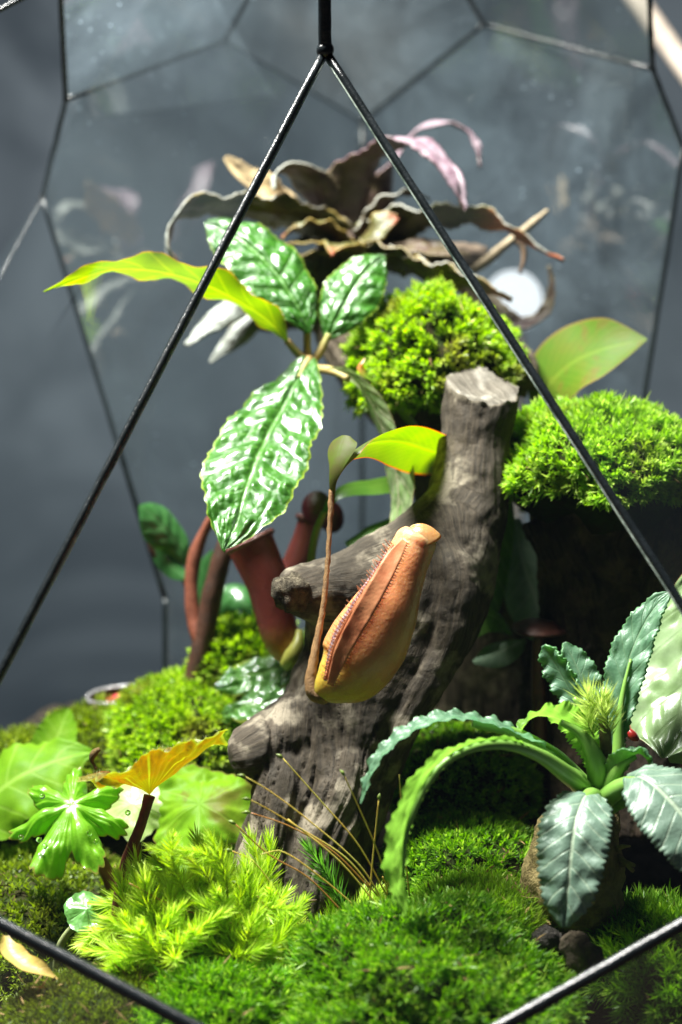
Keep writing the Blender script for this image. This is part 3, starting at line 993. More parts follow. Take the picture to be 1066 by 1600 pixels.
# ------------------------------------------------------------------ front pitcher plant
def mat_pitcher(name, body, base, top, speck, trans=0.25):
    t = NT(name)
    sep = t.n('SeparateXYZ', ins={0: t.uv()})
    v = sep.outputs[1]
    n1 = t.noise(110, 4, 0.6)
    c = t.mix(t.ramp(n1, 0.3, 0.75), body, tuple(x * 0.75 for x in body))
    c = t.mix(t.ramp(t.math('ADD', v, t.math('MULTIPLY', n1, 0.12)), 0.44, 0.08), c, base)
    c = t.mix(t.ramp(v, 0.8, 0.97), c, top)
    sp = t.n('TexVoronoi', ins={'Scale': 900.0, 'Vector': t.obj()})
    c = t.mix(t.math('MULTIPLY', t.ramp(sp.outputs['Distance'], 0.25, 0.05), 0.35), c, speck)
    hgt = t.math('ADD', t.noise(900, 3), t.math('MULTIPLY', sp.outputs['Distance'], 0.6))
    b = principled(t, c, 0.38, 0.45, t.bump(hgt, 0.35, 0.0004))
    b.inputs['Subsurface Weight'].default_value = 0.6
    b.inputs['Subsurface Radius'].default_value = (1.0, 0.45, 0.15)
    b.inputs['Subsurface Scale'].default_value = 0.006
    return t.finish(b)


PITCHER = mat_pitcher('pitcher_orange', (0.64, 0.25, 0.10), (0.42, 0.29, 0.035), (0.64, 0.31, 0.15), (0.75, 0.45, 0.22))
WING = mat_plain('pitcher_wing', (0.62, 0.26, 0.12), 0.45, 0.4, (0.55, 0.18, 0.08), 140, 0.3, trans=0.25)
MOUTH = mat_plain('pitcher_hair_purple', (0.24, 0.10, 0.12), 0.35, 0.5, (0.40, 0.28, 0.30), 500, 0.9)
NLEAF = mat_leaf('pitcher_plant_leaf', (0.10, 0.175, 0.008), (0.13, 0.19, 0.010), trans=0.38, rough=0.32, vein=(0.34, 0.40, 0.05), vein_f=0.25, vein_n=16, vein_k=5,
                 edge=(0.45, 0.07, 0.02), edge_w=0.06, bump=0.12, nscale=90, tip=(0.08, 0.10, 0.03), tip_at=(0.66, 0.9))
TENDRIL = mat_plain('tendril_brown', (0.30, 0.16, 0.06), 0.6, 0.3, (0.19, 0.10, 0.04), 420, 0.9, trans=0.1)
TENDRIL_G = mat_plain('tendril_green', (0.25, 0.32, 0.05), 0.5, 0.4, (0.20, 0.24, 0.04), 200, 0.4, trans=0.15)

pp = thing('pitcher_plant', P(672, 740, 0.0), 'pitcher plant with arching lime leaf and closed orange pitcher before the driftwood', 'pitcher plant')
leaf('leaf', [(735, 716, 0.062, 26), (682, 706, 0.040, 46), (628, 690, 0.008, 42), (586, 690, -0.014, 27), (552, 704, -0.028, 22), (533, 722, -0.031, 15), (522, 748, -0.032, 7), (518, 775, -0.032, 3.2)],
     [(-0.25, 0.75, -0.62), (-0.25, 0.78, -0.58), (-0.45, 0.75, -0.5), (-0.75, 0.6, -0.2), (-0.8, 0.5, 0.35), (-0.6, 0.4, 0.7)],
     NLEAF, pp, nu=21, nv=70, cup=-0.28, rib=0.05)
lip = leaf('leaf_tip', [(540, 680, -0.030, 8), (536, 688, -0.031, 23), (531, 703, -0.033, 24), (525, 727, -0.035, 14), (520, 750, -0.035, 7), (519, 780, -0.0335, 4)],
           [(-0.45, 0.45, 0.8), (-0.5, 0.2, 0.85), (-0.3, 0.1, 0.95)],
           mat_leaf('pitcher_leaf_tip_pale', (0.075, 0.115, 0.011), (0.080, 0.075, 0.022), trans=0.35, rough=0.5, spec=0.12, bump=0.1), pp, nu=11, nv=30, cup=-0.2)
lip["label"] = 'pale pinkish curled tip of the leaf'
tube('tendril', [(519, 765, -0.033, 5.5), (516, 810, -0.034, 4.2), (512, 880, -0.036, 4.0), (505, 950, -0.038, 4.6), (495, 1005, -0.040, 6.0), (488, 1045, -0.041, 8.5), (487, 1070, -0.041, 11.5),
                 (492, 1083, -0.041, 13), (504, 1086, -0.041, 15), (520, 1074, -0.041, 16)], TENDRIL, pp, 70, 12, 0.00035, seed=2, rscale=900)
# the body: a bulging tube along a curved axis, with an oval section
pk = [(488, 1082, -0.041, 6), (498, 1079, -0.041, 17), (519, 1068, -0.041, 36), (547, 1046, -0.040, 57), (574, 1005, -0.040, 62), (598, 962, -0.040, 55), (618, 918, -0.039, 43),
      (634, 880, -0.038, 36.5), (646, 854, -0.037, 33.5), (653, 841, -0.037, 31.5), (656, 834, -0.037, 25), (658, 831, -0.037, 3)]
pth, prad = px_path(pk, 90)
pd = tube_data(pth, prad, 36, 1.0, 0.00035, 5, 120)
pd['mats'] = (PITCHER,)
body = place('pitcher_body', pd, pp)
# closed lid: a slanting lens-shaped hood with a thin edge
LID = mat_pitcher('pitcher_lid_brown', (0.50, 0.23, 0.085), (0.50, 0.23, 0.085), (0.50, 0.23, 0.085), (0.7, 0.45, 0.25))
ld = radial_leaf_data(P(650, 846, -0.037), V(1, 0.34, 0.05), V(-0.30, 0.88, 0.30), lambda A: W(37, -.037) * (0.86 + 0.14 * np.cos(A) ** 2) * (1 + 0.10 * np.cos(A)),
                      nr=16, na=72, hfun=lambda r, A: 0.0046 * (1 - r**2.2) * (1 + 0.35 * r * np.cos(A)) - 0.0006 * r**6 + 0.0005 * np.exp(-(np.sin(A) / 0.2) ** 2) * (1 - r), crumple=0.0006, seed=5)
ld['uv'] = np.stack([ld['uv'][:, 0], 0.6 + 0 * ld['uv'][:, 1]], 1)
ld['mats'] = (LID,)
lid_o = place('lid', ld, pp)
so = lid_o.modifiers.new('thickness', 'SOLIDIFY'); so.thickness = 0.0008; so.offset = -1


def wing(name, keys, normals, fringe_dir, nh, hl, seed, side=1):
    o = leaf(name, keys, normals, WING, body, thick=0.0009, nu=9, nv=44, wave=0.05, wave_n=7, cup=0.1)
    k = np.array([P(*q[:3]) for q in keys])
    wv = np.array([W(q[3], q[2]) for q in keys])
    c = catmull(np.concatenate([k, wv[:, None]], 1), nh)
    base = c[:, :3]; tg = unit(np.gradient(base, axis=0))
    nk = np.array([V(*x) for x in normals])
    nr = unit(np.stack([np.interp(np.linspace(0, 1, nh), np.linspace(0, 1, len(nk)), nk[:, i]) for i in range(3)], 1))
    nr = unit(nr - tg * (nr * tg).sum(1, keepdims=True))
    sd = np.cross(tg, nr) * side
    b0 = base + sd * c[:, 3:4] * 0.93
    r = np.random.default_rng(seed)
    dirs = unit(sd + V(*fringe_dir) * 0.6 + r.normal(size=(nh, 3)) * 0.25)
    ds = []
    for q in range(nh):
        L = hl * (0.6 + 0.7 * r.random())
        pa = b0[q] + dirs[q] * np.linspace(0, L, 4)[:, None] + tg[q] * (np.linspace(0, 1, 4)**2 * L * 0.3)[:, None]
        ds.append(tube_data(pa, np.linspace(0.00022, 0.00006, 4), 4))
    m = merge(ds); m['mats'] = (WING,)
    f = place('fringe', m, o); f['kind'] = 'stuff'
    return o


wing('wing', [(512, 1062, -0.052, 5), (532, 1000, -0.054, 8), (562, 946, -0.054, 8), (592, 896, -0.052, 7), (616, 852, -0.048, 4)],
     [(0.5, 0.3, 0.8)], (-0.9, 0.3, 0.2), 46, 0.0022, 3, -1)
wing('wing', [(516, 1070, -0.0535, 5), (535, 1018, -0.0555, 12), (567, 958, -0.0565, 15), (595, 908, -0.055, 14), (617, 868, -0.0515, 11), (632, 846, -0.048, 5)],
     [(0.05, 0.2, 0.95)], (0.6, -0.5, 0.4), 52, 0.0012, 4, 1)
leaf('mouth_slit', [(508, 1064, -0.049, 3), (524, 1000, -0.0515, 7), (552, 950, -0.052, 7), (582, 902, -0.050, 5), (606, 860, -0.046, 2)], [(-0.3, 0.3, 0.9)], MOUTH, body,
     nu=9, nv=50, crumple=0.3, seed=3)

# ------------------------------------------------------------------ textured plant with five puckered leaves
BULL = mat_leaf('puckered_leaf', (0.034, 0.128, 0.009), (0.020, 0.085, 0.007), trans=0.22, rough=0.36, spec=0.4, vein=(0.10, 0.23, 0.04), vein_n=9, vein_k=1.1, vein_f=0.45,
                edge=(0.22, 0.30, 0.03), edge_w=0.06, coat=0.6, coat_r=0.17, bump=0.8, nscale=200, cells=430)
BULL_U = mat_leaf('puckered_leaf_underside', (0.13, 0.20, 0.008), (0.10, 0.18, 0.009), trans=0.38, rough=0.45, vein=(0.42, 0.46, 0.06), vein_f=0.4, vein_n=9,
                  edge=(0.42, 0.22, 0.03), edge_w=0.07, bump=0.3, nscale=140)
BULL_P = mat_leaf('puckered_leaf_pale_underside', (0.13, 0.22, 0.06), (0.30, 0.33, 0.20), trans=0.3, rough=0.4, vein=(0.45, 0.40, 0.28), vein_f=0.7, vein_n=8, bump=0.5,
                  edge=(0.35, 0.2, 0.1), edge_w=0.05, nscale=160)
PETIOLE = mat_plain('petiole_tan', (0.40, 0.26, 0.10), 0.5, 0.4, (0.30, 0.28, 0.08), 160, 0.5, trans=0.15)
STEM_B = mat_plain('stem_dark_brown', (0.075, 0.03, 0.018), 0.5, 0.4, (0.035, 0.018, 0.012), 200, 0.6)
STEM_R = mat_plain('stem_red_brown', (0.20, 0.06, 0.035), 0.45, 0.4, (0.12, 0.035, 0.02), 200, 0.4)
tp = thing('puckered_leaf_plant', P(300, 1090, 0.07), 'plant with glossy puckered silver-green leaves on a tall brown stem', 'plant')
l1 = leaf('leaf', [(482, 560, 0.050, 14), (466, 590, 0.044, 36), (440, 636, 0.034, 66), (412, 690, 0.022, 82), (390, 750, 0.010, 78), (372, 804, 0.0, 54), (359, 838, -0.005, 26), (349, 860, -0.007, 3)],
     [(-0.2, 0.66, 0.72), (-0.15, 0.62, 0.78), (-0.1, 0.55, 0.83)], BULL, tp, nu=61, nv=120, cup=-0.05, tooth=0.055, tooth_n=17, bull=0.115, bull_n=9, bull_k=2.2, rib=0.05, wave=0.05, wave_n=5, crumple=0.10, seed=2, edge_noise=0.10)
leaf('leaf', [(482, 520, 0.050, 5), (474, 494, 0.050, 28), (452, 455, 0.052, 50), (420, 412, 0.056, 58), (382, 378, 0.060, 52), (346, 356, 0.064, 34), (322, 346, 0.066, 4)],
     [(0.3, 0.5, 0.8), (0.1, 0.66, 0.75), (-0.1, 0.72, 0.7)], BULL, tp, nu=51, nv=100, cup=-0.15, tooth=0.05, tooth_n=15, bull=0.09, bull_n=8, bull_k=2.2, rib=0.06, wave=0.08, wave_n=4, seed=5)
leaf('leaf', [(510, 532, 0.054, 4), (522, 506, 0.054, 26), (540, 472, 0.056, 44), (562, 436, 0.060, 44), (585, 410, 0.064, 26), (600, 398, 0.066, 3)],
     [(0.1, 0.6, 0.75), (0.15, 0.65, 0.75)], BULL, tp, nu=45, nv=80, cup=-0.2, tooth=0.05, tooth_n=12, bull=0.09, bull_n=6, bull_k=2.0, rib=0.05, wave=0.08, wave_n=3, seed=7)
leaf('leaf', [(448, 534, 0.050, 6), (425, 505, 0.048, 22), (380, 474, 0.044, 33), (320, 444, 0.038, 36), (250, 424, 0.032, 32), (180, 420, 0.026, 26), (120, 436, 0.021, 13), (68, 456, 0.018, 2)],
     [(0.25, 0.86, -0.44), (0.15, 0.84, -0.50), (0.0, 0.84, -0.5)], BULL_U, tp, nu=33, nv=90, cup=0.22, tooth=0.10, tooth_n=14, wave=0.22, wave_n=4, phase=0.1, seed=9, rib=0.04)
leaf('leaf', [(512, 580, 0.046, 5), (545, 588, 0.042, 16), (575, 622, 0.040, 26), (600, 680, 0.040, 34), (618, 740, 0.040, 36), (622, 790, 0.040, 26), (612, 836, 0.040, 3)],
     [(0.8, 0.5, -0.3), (0.85, 0.3, -0.45), (0.7, 0.2, -0.65)], BULL_P, tp, nu=31, nv=70, cup=0.25, tooth=0.06, tooth_n=14, bull=0.10, bull_n=8, seed=11, wave=0.06, wave_n=3)
for kk in ([(484, 568, 0.054, 7), (466, 552, 0.052, 6), (448, 532, 0.050, 6)], [(484, 566, 0.054, 7), (480, 545, 0.053, 6), (480, 516, 0.052, 6)],
           [(486, 568, 0.054, 7), (500, 550, 0.054, 6.5), (514, 522, 0.054, 5.5)], [(484, 576, 0.054, 7), (500, 577, 0.050, 7), (520, 580, 0.046, 7), (545, 592, 0.042, 6)],
           [(484, 572, 0.056, 8), (482, 562, 0.052, 7), (466, 590, 0.0445, 3)]):
    tube('petiole', kk, PETIOLE, tp, 18, 10, 0.0003)
tube('stem', [(485, 566, 0.058, 9), (478, 610, 0.062, 9), (452, 690, 0.066, 11), (402, 780, 0.066, 13), (352, 856, 0.066, 15), (332, 930, 0.068, 16), (318, 1000, 0.07, 17), (300, 1090, 0.072, 18)],
     STEM_B, tp, 50, 12, 0.0008, seed=3)
tube('side_stem', [(352, 780, 0.066, 6), (322, 826, 0.07, 8), (304, 872, 0.072, 11), (299, 930, 0.072, 11), (304, 975, 0.071, 11), (315, 1010, 0.07, 12)], STEM_R, tp, 30, 10, 0.0005)

# ------------------------------------------------------------------ red pitchers behind
RED = mat_pitcher('pitcher_red', (0.17, 0.035, 0.028), (0.34, 0.22, 0.03), (0.13, 0.03, 0.025), (0.28, 0.08, 0.05))
RED_D = mat_plain('pitcher_lid_dark_red', (0.09, 0.012, 0.016), 0.35, 0.5, (0.05, 0.008, 0.01), 160, 0.3)
RIM = mat_plain('pitcher_rim', (0.20, 0.07, 0.06), 0.25, 0.6, (0.10, 0.03, 0.03), 600, 0.5)
SHADE_LEAF = mat_leaf('shaded_strap_leaf', (0.06, 0.15, 0.015), (0.09, 0.19, 0.02), trans=0.4, rough=0.3, vein=(0.15, 0.25, 0.04), vein_f=0.3, vein_n=14, vein_k=4, bump=0.15)
rp = thing('pitcher_plant', P(440, 1060, 0.05), 'dark red open pitchers hanging behind the driftwood side branch', 'pitcher plant')


def open_pitcher(keys, parent, mat=RED, lid=None):
    p, r = px_path(keys, 40)
    d = tube_data(p, r, 24)
    nq = len(d['quads'])
    # open at the mouth: drop the last cap
    d['tris'] = d['tris'][:24]
    d['mats'] = (mat,)
    d['uv'] = d['uv']
    o = place('pitcher_body', d, parent)
    so = o.modifiers.new('thickness', 'SOLIDIFY'); so.thickness = 0.0009; so.offset = -1
    t_, n_, b_ = frames(p)
    an = np.linspace(0, 2 * np.pi, 40)
    ring = p[-1] + (n_[-1] * np.cos(an)[:, None] + b_[-1] * np.sin(an)[:, None]) * r[-1]
    rd = tube_data(ring, np.full(40, 0.0011), 8, rough=0.0002)
    rd['mats'] = (RIM,)
    place('rim', rd, o)
    return o


open_pitcher([(462, 1018, 0.046, 6), (454, 1026, 0.046, 16), (440, 1000, 0.046, 28), (430, 960, 0.046, 31), (418, 910, 0.046, 34), (402, 872, 0.046, 36), (390, 846, 0.046, 38)], rp)
open_pitcher([(440, 960, 0.062, 10), (450, 920, 0.062, 24), (466, 880, 0.062, 24), (478, 840, 0.062, 20), (486, 812, 0.062, 20)], rp)
d = radial_leaf_data(P(492, 790, 0.055), V(0, 1, 0), V(-0.25, 0.3, 0.9), lambda A: W(25, .06) * (1 + 0.06 * np.cos(2 * A)), hfun=lambda r, A: -0.0015 * r**2)
d['mats'] = (RED_D,)
o = place('lid', d, rp); so = o.modifiers.new('t', 'SOLIDIFY'); so.thickness = 0.001
d = radial_leaf_data(P(520, 806, 0.066), V(0, 1, 0), V(0.35, 0.2, 0.9), lambda A: W(24, .06) * (1 + 0.1 * np.cos(2 * A)), hfun=lambda r, A: -0.0015 * r**2)
d['mats'] = (RED_D,)
o = place('lid', d, rp); so = o.modifiers.new('t', 'SOLIDIFY'); so.thickness = 0.001
leaf('leaf', [(640, 748, 0.055, 22), (590, 758, 0.05, 20), (545, 764, 0.045, 16), (518, 780, 0.042, 9), (505, 806, 0.041, 5)], [(-0.2, 0.7, 0.68), (-0.3, 0.6, 0.7), (-0.6, 0.3, 0.7)],
     SHADE_LEAF, rp, cup=-0.15)
tube('tendril', [(507, 800, 0.041, 5), (495, 828, 0.041, 6), (489, 856, 0.042, 6.5), (485, 890, 0.043, 7), (482, 930, 0.045, 7)], TENDRIL_G, rp, 24, 8)
leaf('leaf', [(660, 790, 0.055, 8), (620, 820, 0.05, 22), (580, 836, 0.046, 22), (540, 850, 0.046, 6)], [(0, 0.7, 0.6)], SHADE_LEAF, rp, cup=-0.1)
BUDY = mat_plain('pitcher_foot_yellow', (0.45, 0.42, 0.10), 0.35, 0.5, (0.35, 0.33, 0.06), 200, 0.2)
tube('pitcher_foot', [(446, 1040, 0.043, 10), (458, 1024, 0.040, 14), (466, 1006, 0.040, 10), (468, 985, 0.042, 5)], BUDY, rp, 14, 10)

# ------------------------------------------------------------------ bromeliad at the top
BR_O = mat_leaf('bromeliad_olive_underside', (0.075, 0.075, 0.013), (0.055, 0.042, 0.013), trans=0.25, tcol=(1.0, 0.85, 0.5), rough=0.5, edge=(0.28, 0.20, 0.05), edge_w=0.12, bump=0.3, nscale=110,
                tip=(0.24, 0.07, 0.03), tip_at=(0.72, 0.98))
BR_B = mat_leaf('bromeliad_brown_underside', (0.085, 0.066, 0.030), (0.065, 0.034, 0.032), trans=0.25, rough=0.5, edge=(0.25, 0.2, 0.1), edge_w=0.1, bump=0.3, nscale=110)
BR_S = mat_leaf('bromeliad_silver_top', (0.26, 0.27, 0.25), (0.13, 0.13, 0.11), trans=0.1, rough=0.45, bump=0.4, nscale=220, edge=(0.30, 0.29, 0.25), edge_w=0.1)
BR_P = mat_leaf('bromeliad_pink_top', (0.23, 0.175, 0.205), (0.13, 0.075, 0.10), trans=0.1, rough=0.4, bump=0.4, nscale=220, edge=(0.10, 0.05, 0.06), edge_w=0.12)
BR_T = mat_leaf('bromeliad_dry_tan', (0.42, 0.31, 0.16), (0.30, 0.21, 0.11), trans=0.25, rough=0.7, bump=0.5, nscale=130)
BR_R = mat_leaf('bromeliad_olive_red_tip', (0.06, 0.06, 0.014), (0.04, 0.035, 0.012), trans=0.2, rough=0.45, bump=0.3, tip=(0.42, 0.12, 0.06), tip_at=(0.5, 0.72), edge=(0.2, 0.2, 0.08), edge_w=0.1)
br = thing('bromeliad', P(560, 410, 0.115), 'brown and silver wavy-leaved bromeliad perched at the top', 'bromeliad')
KW = dict(thick=0.0006, nu=15, nv=70, tooth=0.16, tooth_n=22, crumple=0.22, edge_noise=0.15)
leaf('leaf', [(540, 372, 0.110, 30), (544, 320, 0.106, 38), (556, 272, 0.102, 36), (590, 236, 0.098, 30), (640, 220, 0.090, 31), (682, 246, 0.084, 22), (712, 284, 0.080, 13), (728, 328, 0.078, 2)],
     [(-0.2, 0.1, -1), (-0.3, 0.3, -0.9), (0.0, 0.95, 0.1), (0.35, 0.75, 0.55), (0.55, 0.5, 0.65)], BR_P, br, under=BR_B, wave=0.12, wave_n=4, cup=0.1, **KW)
leaf('leaf', [(580, 350, 0.125, 22), (612, 260, 0.13, 20), (650, 205, 0.13, 15), (696, 192, 0.128, 11), (732, 206, 0.125, 8), (748, 234, 0.122, 5), (749, 262, 0.12, 1)],
     [(0.1, 0.6, -0.6), (0.2, 0.9, 0.2), (0.6, 0.6, 0.4)], BR_P, br, under=BR_B, wave=0.15, wave_n=4, **KW)
leaf('leaf', [(538, 372, 0.108, 22), (510, 318, 0.104, 27), (484, 284, 0.098, 25), (455, 266, 0.092, 17), (432, 274, 0.088, 12), (428, 296, 0.086, 3)],
     [(-0.3, 0.5, -0.8), (-0.2, 0.8, -0.5), (-0.5, 0.8, 0.2)], BR_S, br, under=BR_B, wave=0.08, wave_n=3, cup=0.3, **KW)
leaf('leaf', [(530, 372, 0.106, 34), (470, 344, 0.098, 34), (410, 332, 0.09, 30), (350, 326, 0.082, 27), (304, 326, 0.076, 20), (272, 348, 0.072, 12), (262, 384, 0.07, 7), (274, 412, 0.07, 1.5)],
     [(0, 0.75, -0.6), (-0.1, 0.8, -0.55), (-0.3, 0.75, -0.4), (-0.8, 0.5, 0.3)], BR_S, br, under=BR_O, wave=0.2, wave_n=5, cup=0.25, **KW)
leaf('leaf', [(470, 338, 0.118, 14), (430, 310, 0.114, 26), (395, 284, 0.11, 24), (368, 262, 0.108, 14), (352, 246, 0.107, 3)], [(0.3, 0.5, 0.8)], BR_T, br, under=BR_T, wave=0.15, wave_n=2, cup=0.3, **KW)
leaf('leaf', [(575, 378, 0.108, 34), (630, 356, 0.10, 34), (690, 340, 0.094, 28), (745, 342, 0.09, 22), (795, 358, 0.088, 13), (840, 388, 0.086, 6), (882, 406, 0.086, 2)],
     [(0, 0.75, -0.6), (0.1, 0.8, -0.5), (0.2, 0.8, -0.5)], BR_S, br, under=BR_R, wave=0.2, wave_n=5, cup=0.2, **KW)
leaf('leaf', [(580, 410, 0.104, 26), (640, 420, 0.092, 30), (700, 436, 0.084, 24), (760, 452, 0.08, 14), (800, 470, 0.08, 5)],
     [(0, 0.7, -0.6), (0.1, 0.8, -0.5)], BR_S, br, under=BR_O, wave=0.25, wave_n=5, cup=0.2, **KW)
leaf('leaf', [(600, 400, 0.12, 20), (720, 440, 0.115, 22), (810, 505, 0.11, 12), (848, 490, 0.108, 10), (862, 450, 0.108, 6), (858, 415, 0.108, 1.5)],
     [(0.1, 0.8, 0.4), (-0.5, 0.3, 0.8)], BR_B, br, under=BR_B, wave=0.1, wave_n=4, **KW)
leaf('leaf', [(560, 382, 0.10, 14), (585, 360, 0.095, 24), (605, 345, 0.094, 18), (622, 340, 0.094, 3)], [(0.2, 0.7, 0.7)], BR_O, br, under=BR_O, **KW)
leaf('leaf', [(600, 392, 0.098, 24), (650, 386, 0.094, 26), (700, 390, 0.092, 14), (735, 400, 0.092, 2)], [(0.1, 0.6, 0.4)], BR_B, br, under=BR_B, **KW)
leaf('leaf', [(500, 400, 0.112, 30), (440, 420, 0.105, 34), (395, 450, 0.10, 32), (340, 488, 0.098, 26), (308, 518, 0.096, 16), (290, 540, 0.095, 3)],
     [(-0.3, 0.8, 0.5), (-0.5, 0.6, 0.6)], BR_S, br, under=BR_B, cup=-0.5, **KW)
leaf('leaf', [(470, 430, 0.115, 18), (400, 490, 0.112, 22), (360, 530, 0.11, 17), (328, 566, 0.11, 3)], [(-0.3, 0.5, 0.8)], BR_S, br, under=BR_B, cup=-0.4, **KW)
for q, kk in enumerate(([(545, 380, 0.10, 14), (505, 350, 0.094, 16), (470, 350, 0.09, 12), (440, 372, 0.088, 2)], [(560, 372, 0.104, 14), (600, 318, 0.10, 17), (640, 300, 0.098, 12), (672, 312, 0.097, 2)],
                        [(566, 384, 0.10, 15), (620, 392, 0.09, 17), (668, 412, 0.086, 11), (700, 440, 0.085, 2)], [(535, 390, 0.10, 14), (480, 400, 0.092, 16), (430, 400, 0.09, 10), (395, 420, 0.09, 2)])):
    leaf('leaf', kk, [(0.1, 0.8, -0.35), (0.1, 0.8, 0.1)], (BR_O, BR_S, BR_B, BR_O)[q], br, under=(BR_B, BR_B, BR_R, BR_B)[q], wave=0.25, wave_n=4, seed=60 + q, **KW)
leaf('leaf', [(545, 392, 0.104, 30), (500, 380, 0.096, 34), (455, 380, 0.094, 26), (420, 392, 0.094, 3)], [(0, 0.8, 0.2)], BR_O, br, under=BR_B, **KW)
leaf('leaf', [(540, 400, 0.104, 30), (535, 385, 0.092, 34), (530, 384, 0.084, 22), (520, 396, 0.078, 3)], [(0, 0.9, 0.3)], BR_O, br, under=BR_B, **KW)
tube('stem', [(548, 360, 0.108, 20), (552, 385, 0.11, 32), (555, 420, 0.113, 34), (555, 450, 0.116, 26)], STEM_B, br, 14, 14, 0.001)
tw = tag(tube('twig', [(738, 424, 0.105, 6), (772, 398, 0.102, 8), (800, 374, 0.10, 6), (828, 352, 0.10, 6), (856, 328, 0.10, 3)], mat_plain('twig_pale', (0.30, 0.24, 0.16), 0.7, 0.2, (0.18, 0.14, 0.09), 200, 0.6), None, 24, 8, 0.0006),
         'pale dry twig poking out beneath the bromeliad leaves', 'twig')
tube('side_twig', [(800, 374, 0.10, 5), (816, 384, 0.10, 5), (819, 404, 0.10, 4), (812, 428, 0.10, 3)], TWIG, tw, 14, 7, 0.0004)

# round white spot, built as a glowing globe on a hidden post
t = NT('lit_white_globe')
em = t.n('Emission', ins={'Color': (0.93, 0.95, 1.0), 'Strength': 1.5})
GLOBE = t.finish(em)
gc = P(802, 470, 0.26)
TH, PH = np.meshgrid(np.linspace(0.0, np.pi, 16), np.linspace(0, 2 * np.pi, 28, endpoint=False), indexing='ij')
gr = W(46, 0.26)
gv = gc + gr * np.stack([np.sin(TH) * np.cos(PH), np.sin(TH) * np.sin(PH), np.cos(TH) * 1.04], -1)
i, j = np.meshgrid(np.arange(15), np.arange(28), indexing='ij')
a = (i * 28 + j).ravel(); b = (i * 28 + (j + 1) % 28).ravel()
gl = thing('white_globe', gc - np.array([0, 0, gr]), 'round white glowing globe behind the upper moss cap', 'lamp')
place('globe', dict(verts=gv.reshape(-1, 3), quads=np.stack([a, a + 28, b + 28, b], 1), mats=(GLOBE,)), gl)
tube('globe_post', [(802, 508, 0.26, 18), (802, 560, 0.26, 20), (802, 900, 0.26, 20), (802, 1190, 0.26, 20)], TWIG, gl, 8, 14)

# ------------------------------------------------------------------ broad leaf behind the right moss cap
RL = mat_leaf('broad_lime_leaf', (0.085, 0.175, 0.008), (0.12, 0.16, 0.010), trans=0.45, rough=0.5, spec=0.2, vein=(0.22, 0.31, 0.03), vein_f=0.35, vein_n=12, vein_k=4, edge=(0.25, 0.16, 0.03), edge_w=0.08,
              spot=(0.17, 0.10, 0.02), spot_f=0.6, bump=0.2)
bl = thing('pitcher_plant', P(842, 640, 0.075), 'single broad lime leaf rising behind the bright moss cap', 'plant')
leaf('leaf', [(836, 640, 0.078, 10), (858, 600, 0.074, 50), (895, 566, 0.068, 66), (940, 546, 0.062, 56), (980, 536, 0.058, 30), (1011, 530, 0.056, 2)], [(-0.3, 0.5, 0.8)], RL, bl, nu=21, nv=50, cup=0.12, wave=0.04, wave_n=2)
tube('petiole', [(842, 618, 0.078, 8), (832, 650, 0.08, 9), (826, 720, 0.082, 10), (822, 800, 0.084, 11)], TENDRIL_G, bl, 12, 8)
ol = thing('strap_leaf_plant', P(640, 660, 0.06), 'small green strap leaf with orange tip before the upper moss cap', 'plant')
leaf('leaf', [(650, 664, 0.058, 12), (618, 626, 0.05, 12), (592, 600, 0.045, 9), (572, 584, 0.042, 7), (562, 572, 0.042, 5), (570, 560, 0.043, 1)], [(-0.4, 0.7, 0.5)],
     mat_leaf('strap_leaf_orange_tip', (0.14, 0.23, 0.02), None, trans=0.4, rough=0.35, tip=(0.5, 0.15, 0.04), tip_at=(0.78, 0.95)), ol, nu=9, nv=40, cup=-0.3)

# dim leaves in the gap between stump and dark wood
DIM = mat_leaf('dim_leaf', (0.10, 0.20, 0.035), (0.07, 0.15, 0.03), trans=0.35, rough=0.25, vein=(0.25, 0.36, 0.12), vein_f=0.6, vein_n=8, bump=0.2)
DIM2 = mat_leaf('dim_grey_leaf', (0.20, 0.28, 0.20), (0.15, 0.22, 0.14), trans=0.2, rough=0.25, vein=(0.35, 0.4, 0.3), vein_f=0.5, vein_n=8, bump=0.2)
dl = thing('gap_plant', P(780, 1010, 0.06), 'dim green leaves in the gap between stump and dark driftwood', 'plant')
leaf('leaf', [(790, 760, 0.06, 10), (785, 820, 0.058, 20), (768, 900, 0.054, 26), (758, 950, 0.052, 22), (752, 990, 0.05, 3)], [(0.1, 0.6, 0.8)], DIM, dl, cup=-0.2)
leaf('leaf', [(806, 810, 0.064, 6), (815, 870, 0.062, 30), (835, 930, 0.06, 46), (850, 980, 0.058, 34), (862, 1010, 0.058, 3)], [(-0.2, 0.6, 0.8)], DIM2, dl, cup=-0.2)
leaf('leaf', [(800, 990, 0.055, 4), (776, 965, 0.05, 26), (748, 960, 0.046, 34), (720, 985, 0.042, 24), (708, 1010, 0.04, 3)], [(0, 0.7, 0.7)], DIM, dl, cup=-0.25)
leaf('leaf', [(820, 1000, 0.05, 4), (800, 1010, 0.046, 20), (770, 1024, 0.042, 24), (740, 1035, 0.04, 4)], [(0, 0.7, 0.7)], DIM2, dl, cup=-0.2)
MUSH = mat_plain('dark_red_cap', (0.14, 0.05, 0.035), 0.35, 0.5, (0.07, 0.03, 0.025), 200, 0.4)
mo = thing('pitcher_lid_cap', P(842, 1080, 0.03), 'thin dark red disc on a stalk beside the dark driftwood', 'pitcher')
d = radial_leaf_data(P(842, 982, 0.030), V(1, 0, 0), V(0.05, 0.98, 0.22), lambda A: W(44, .03) * (1 + 0.05 * np.cos(3 * A)), hfun=lambda r, A: 0.003 * (1 - r**2), na=48)
d['mats'] = (MUSH,)
o = place('disc', d, mo); so = o.modifiers.new('t', 'SOLIDIFY'); so.thickness = 0.0009
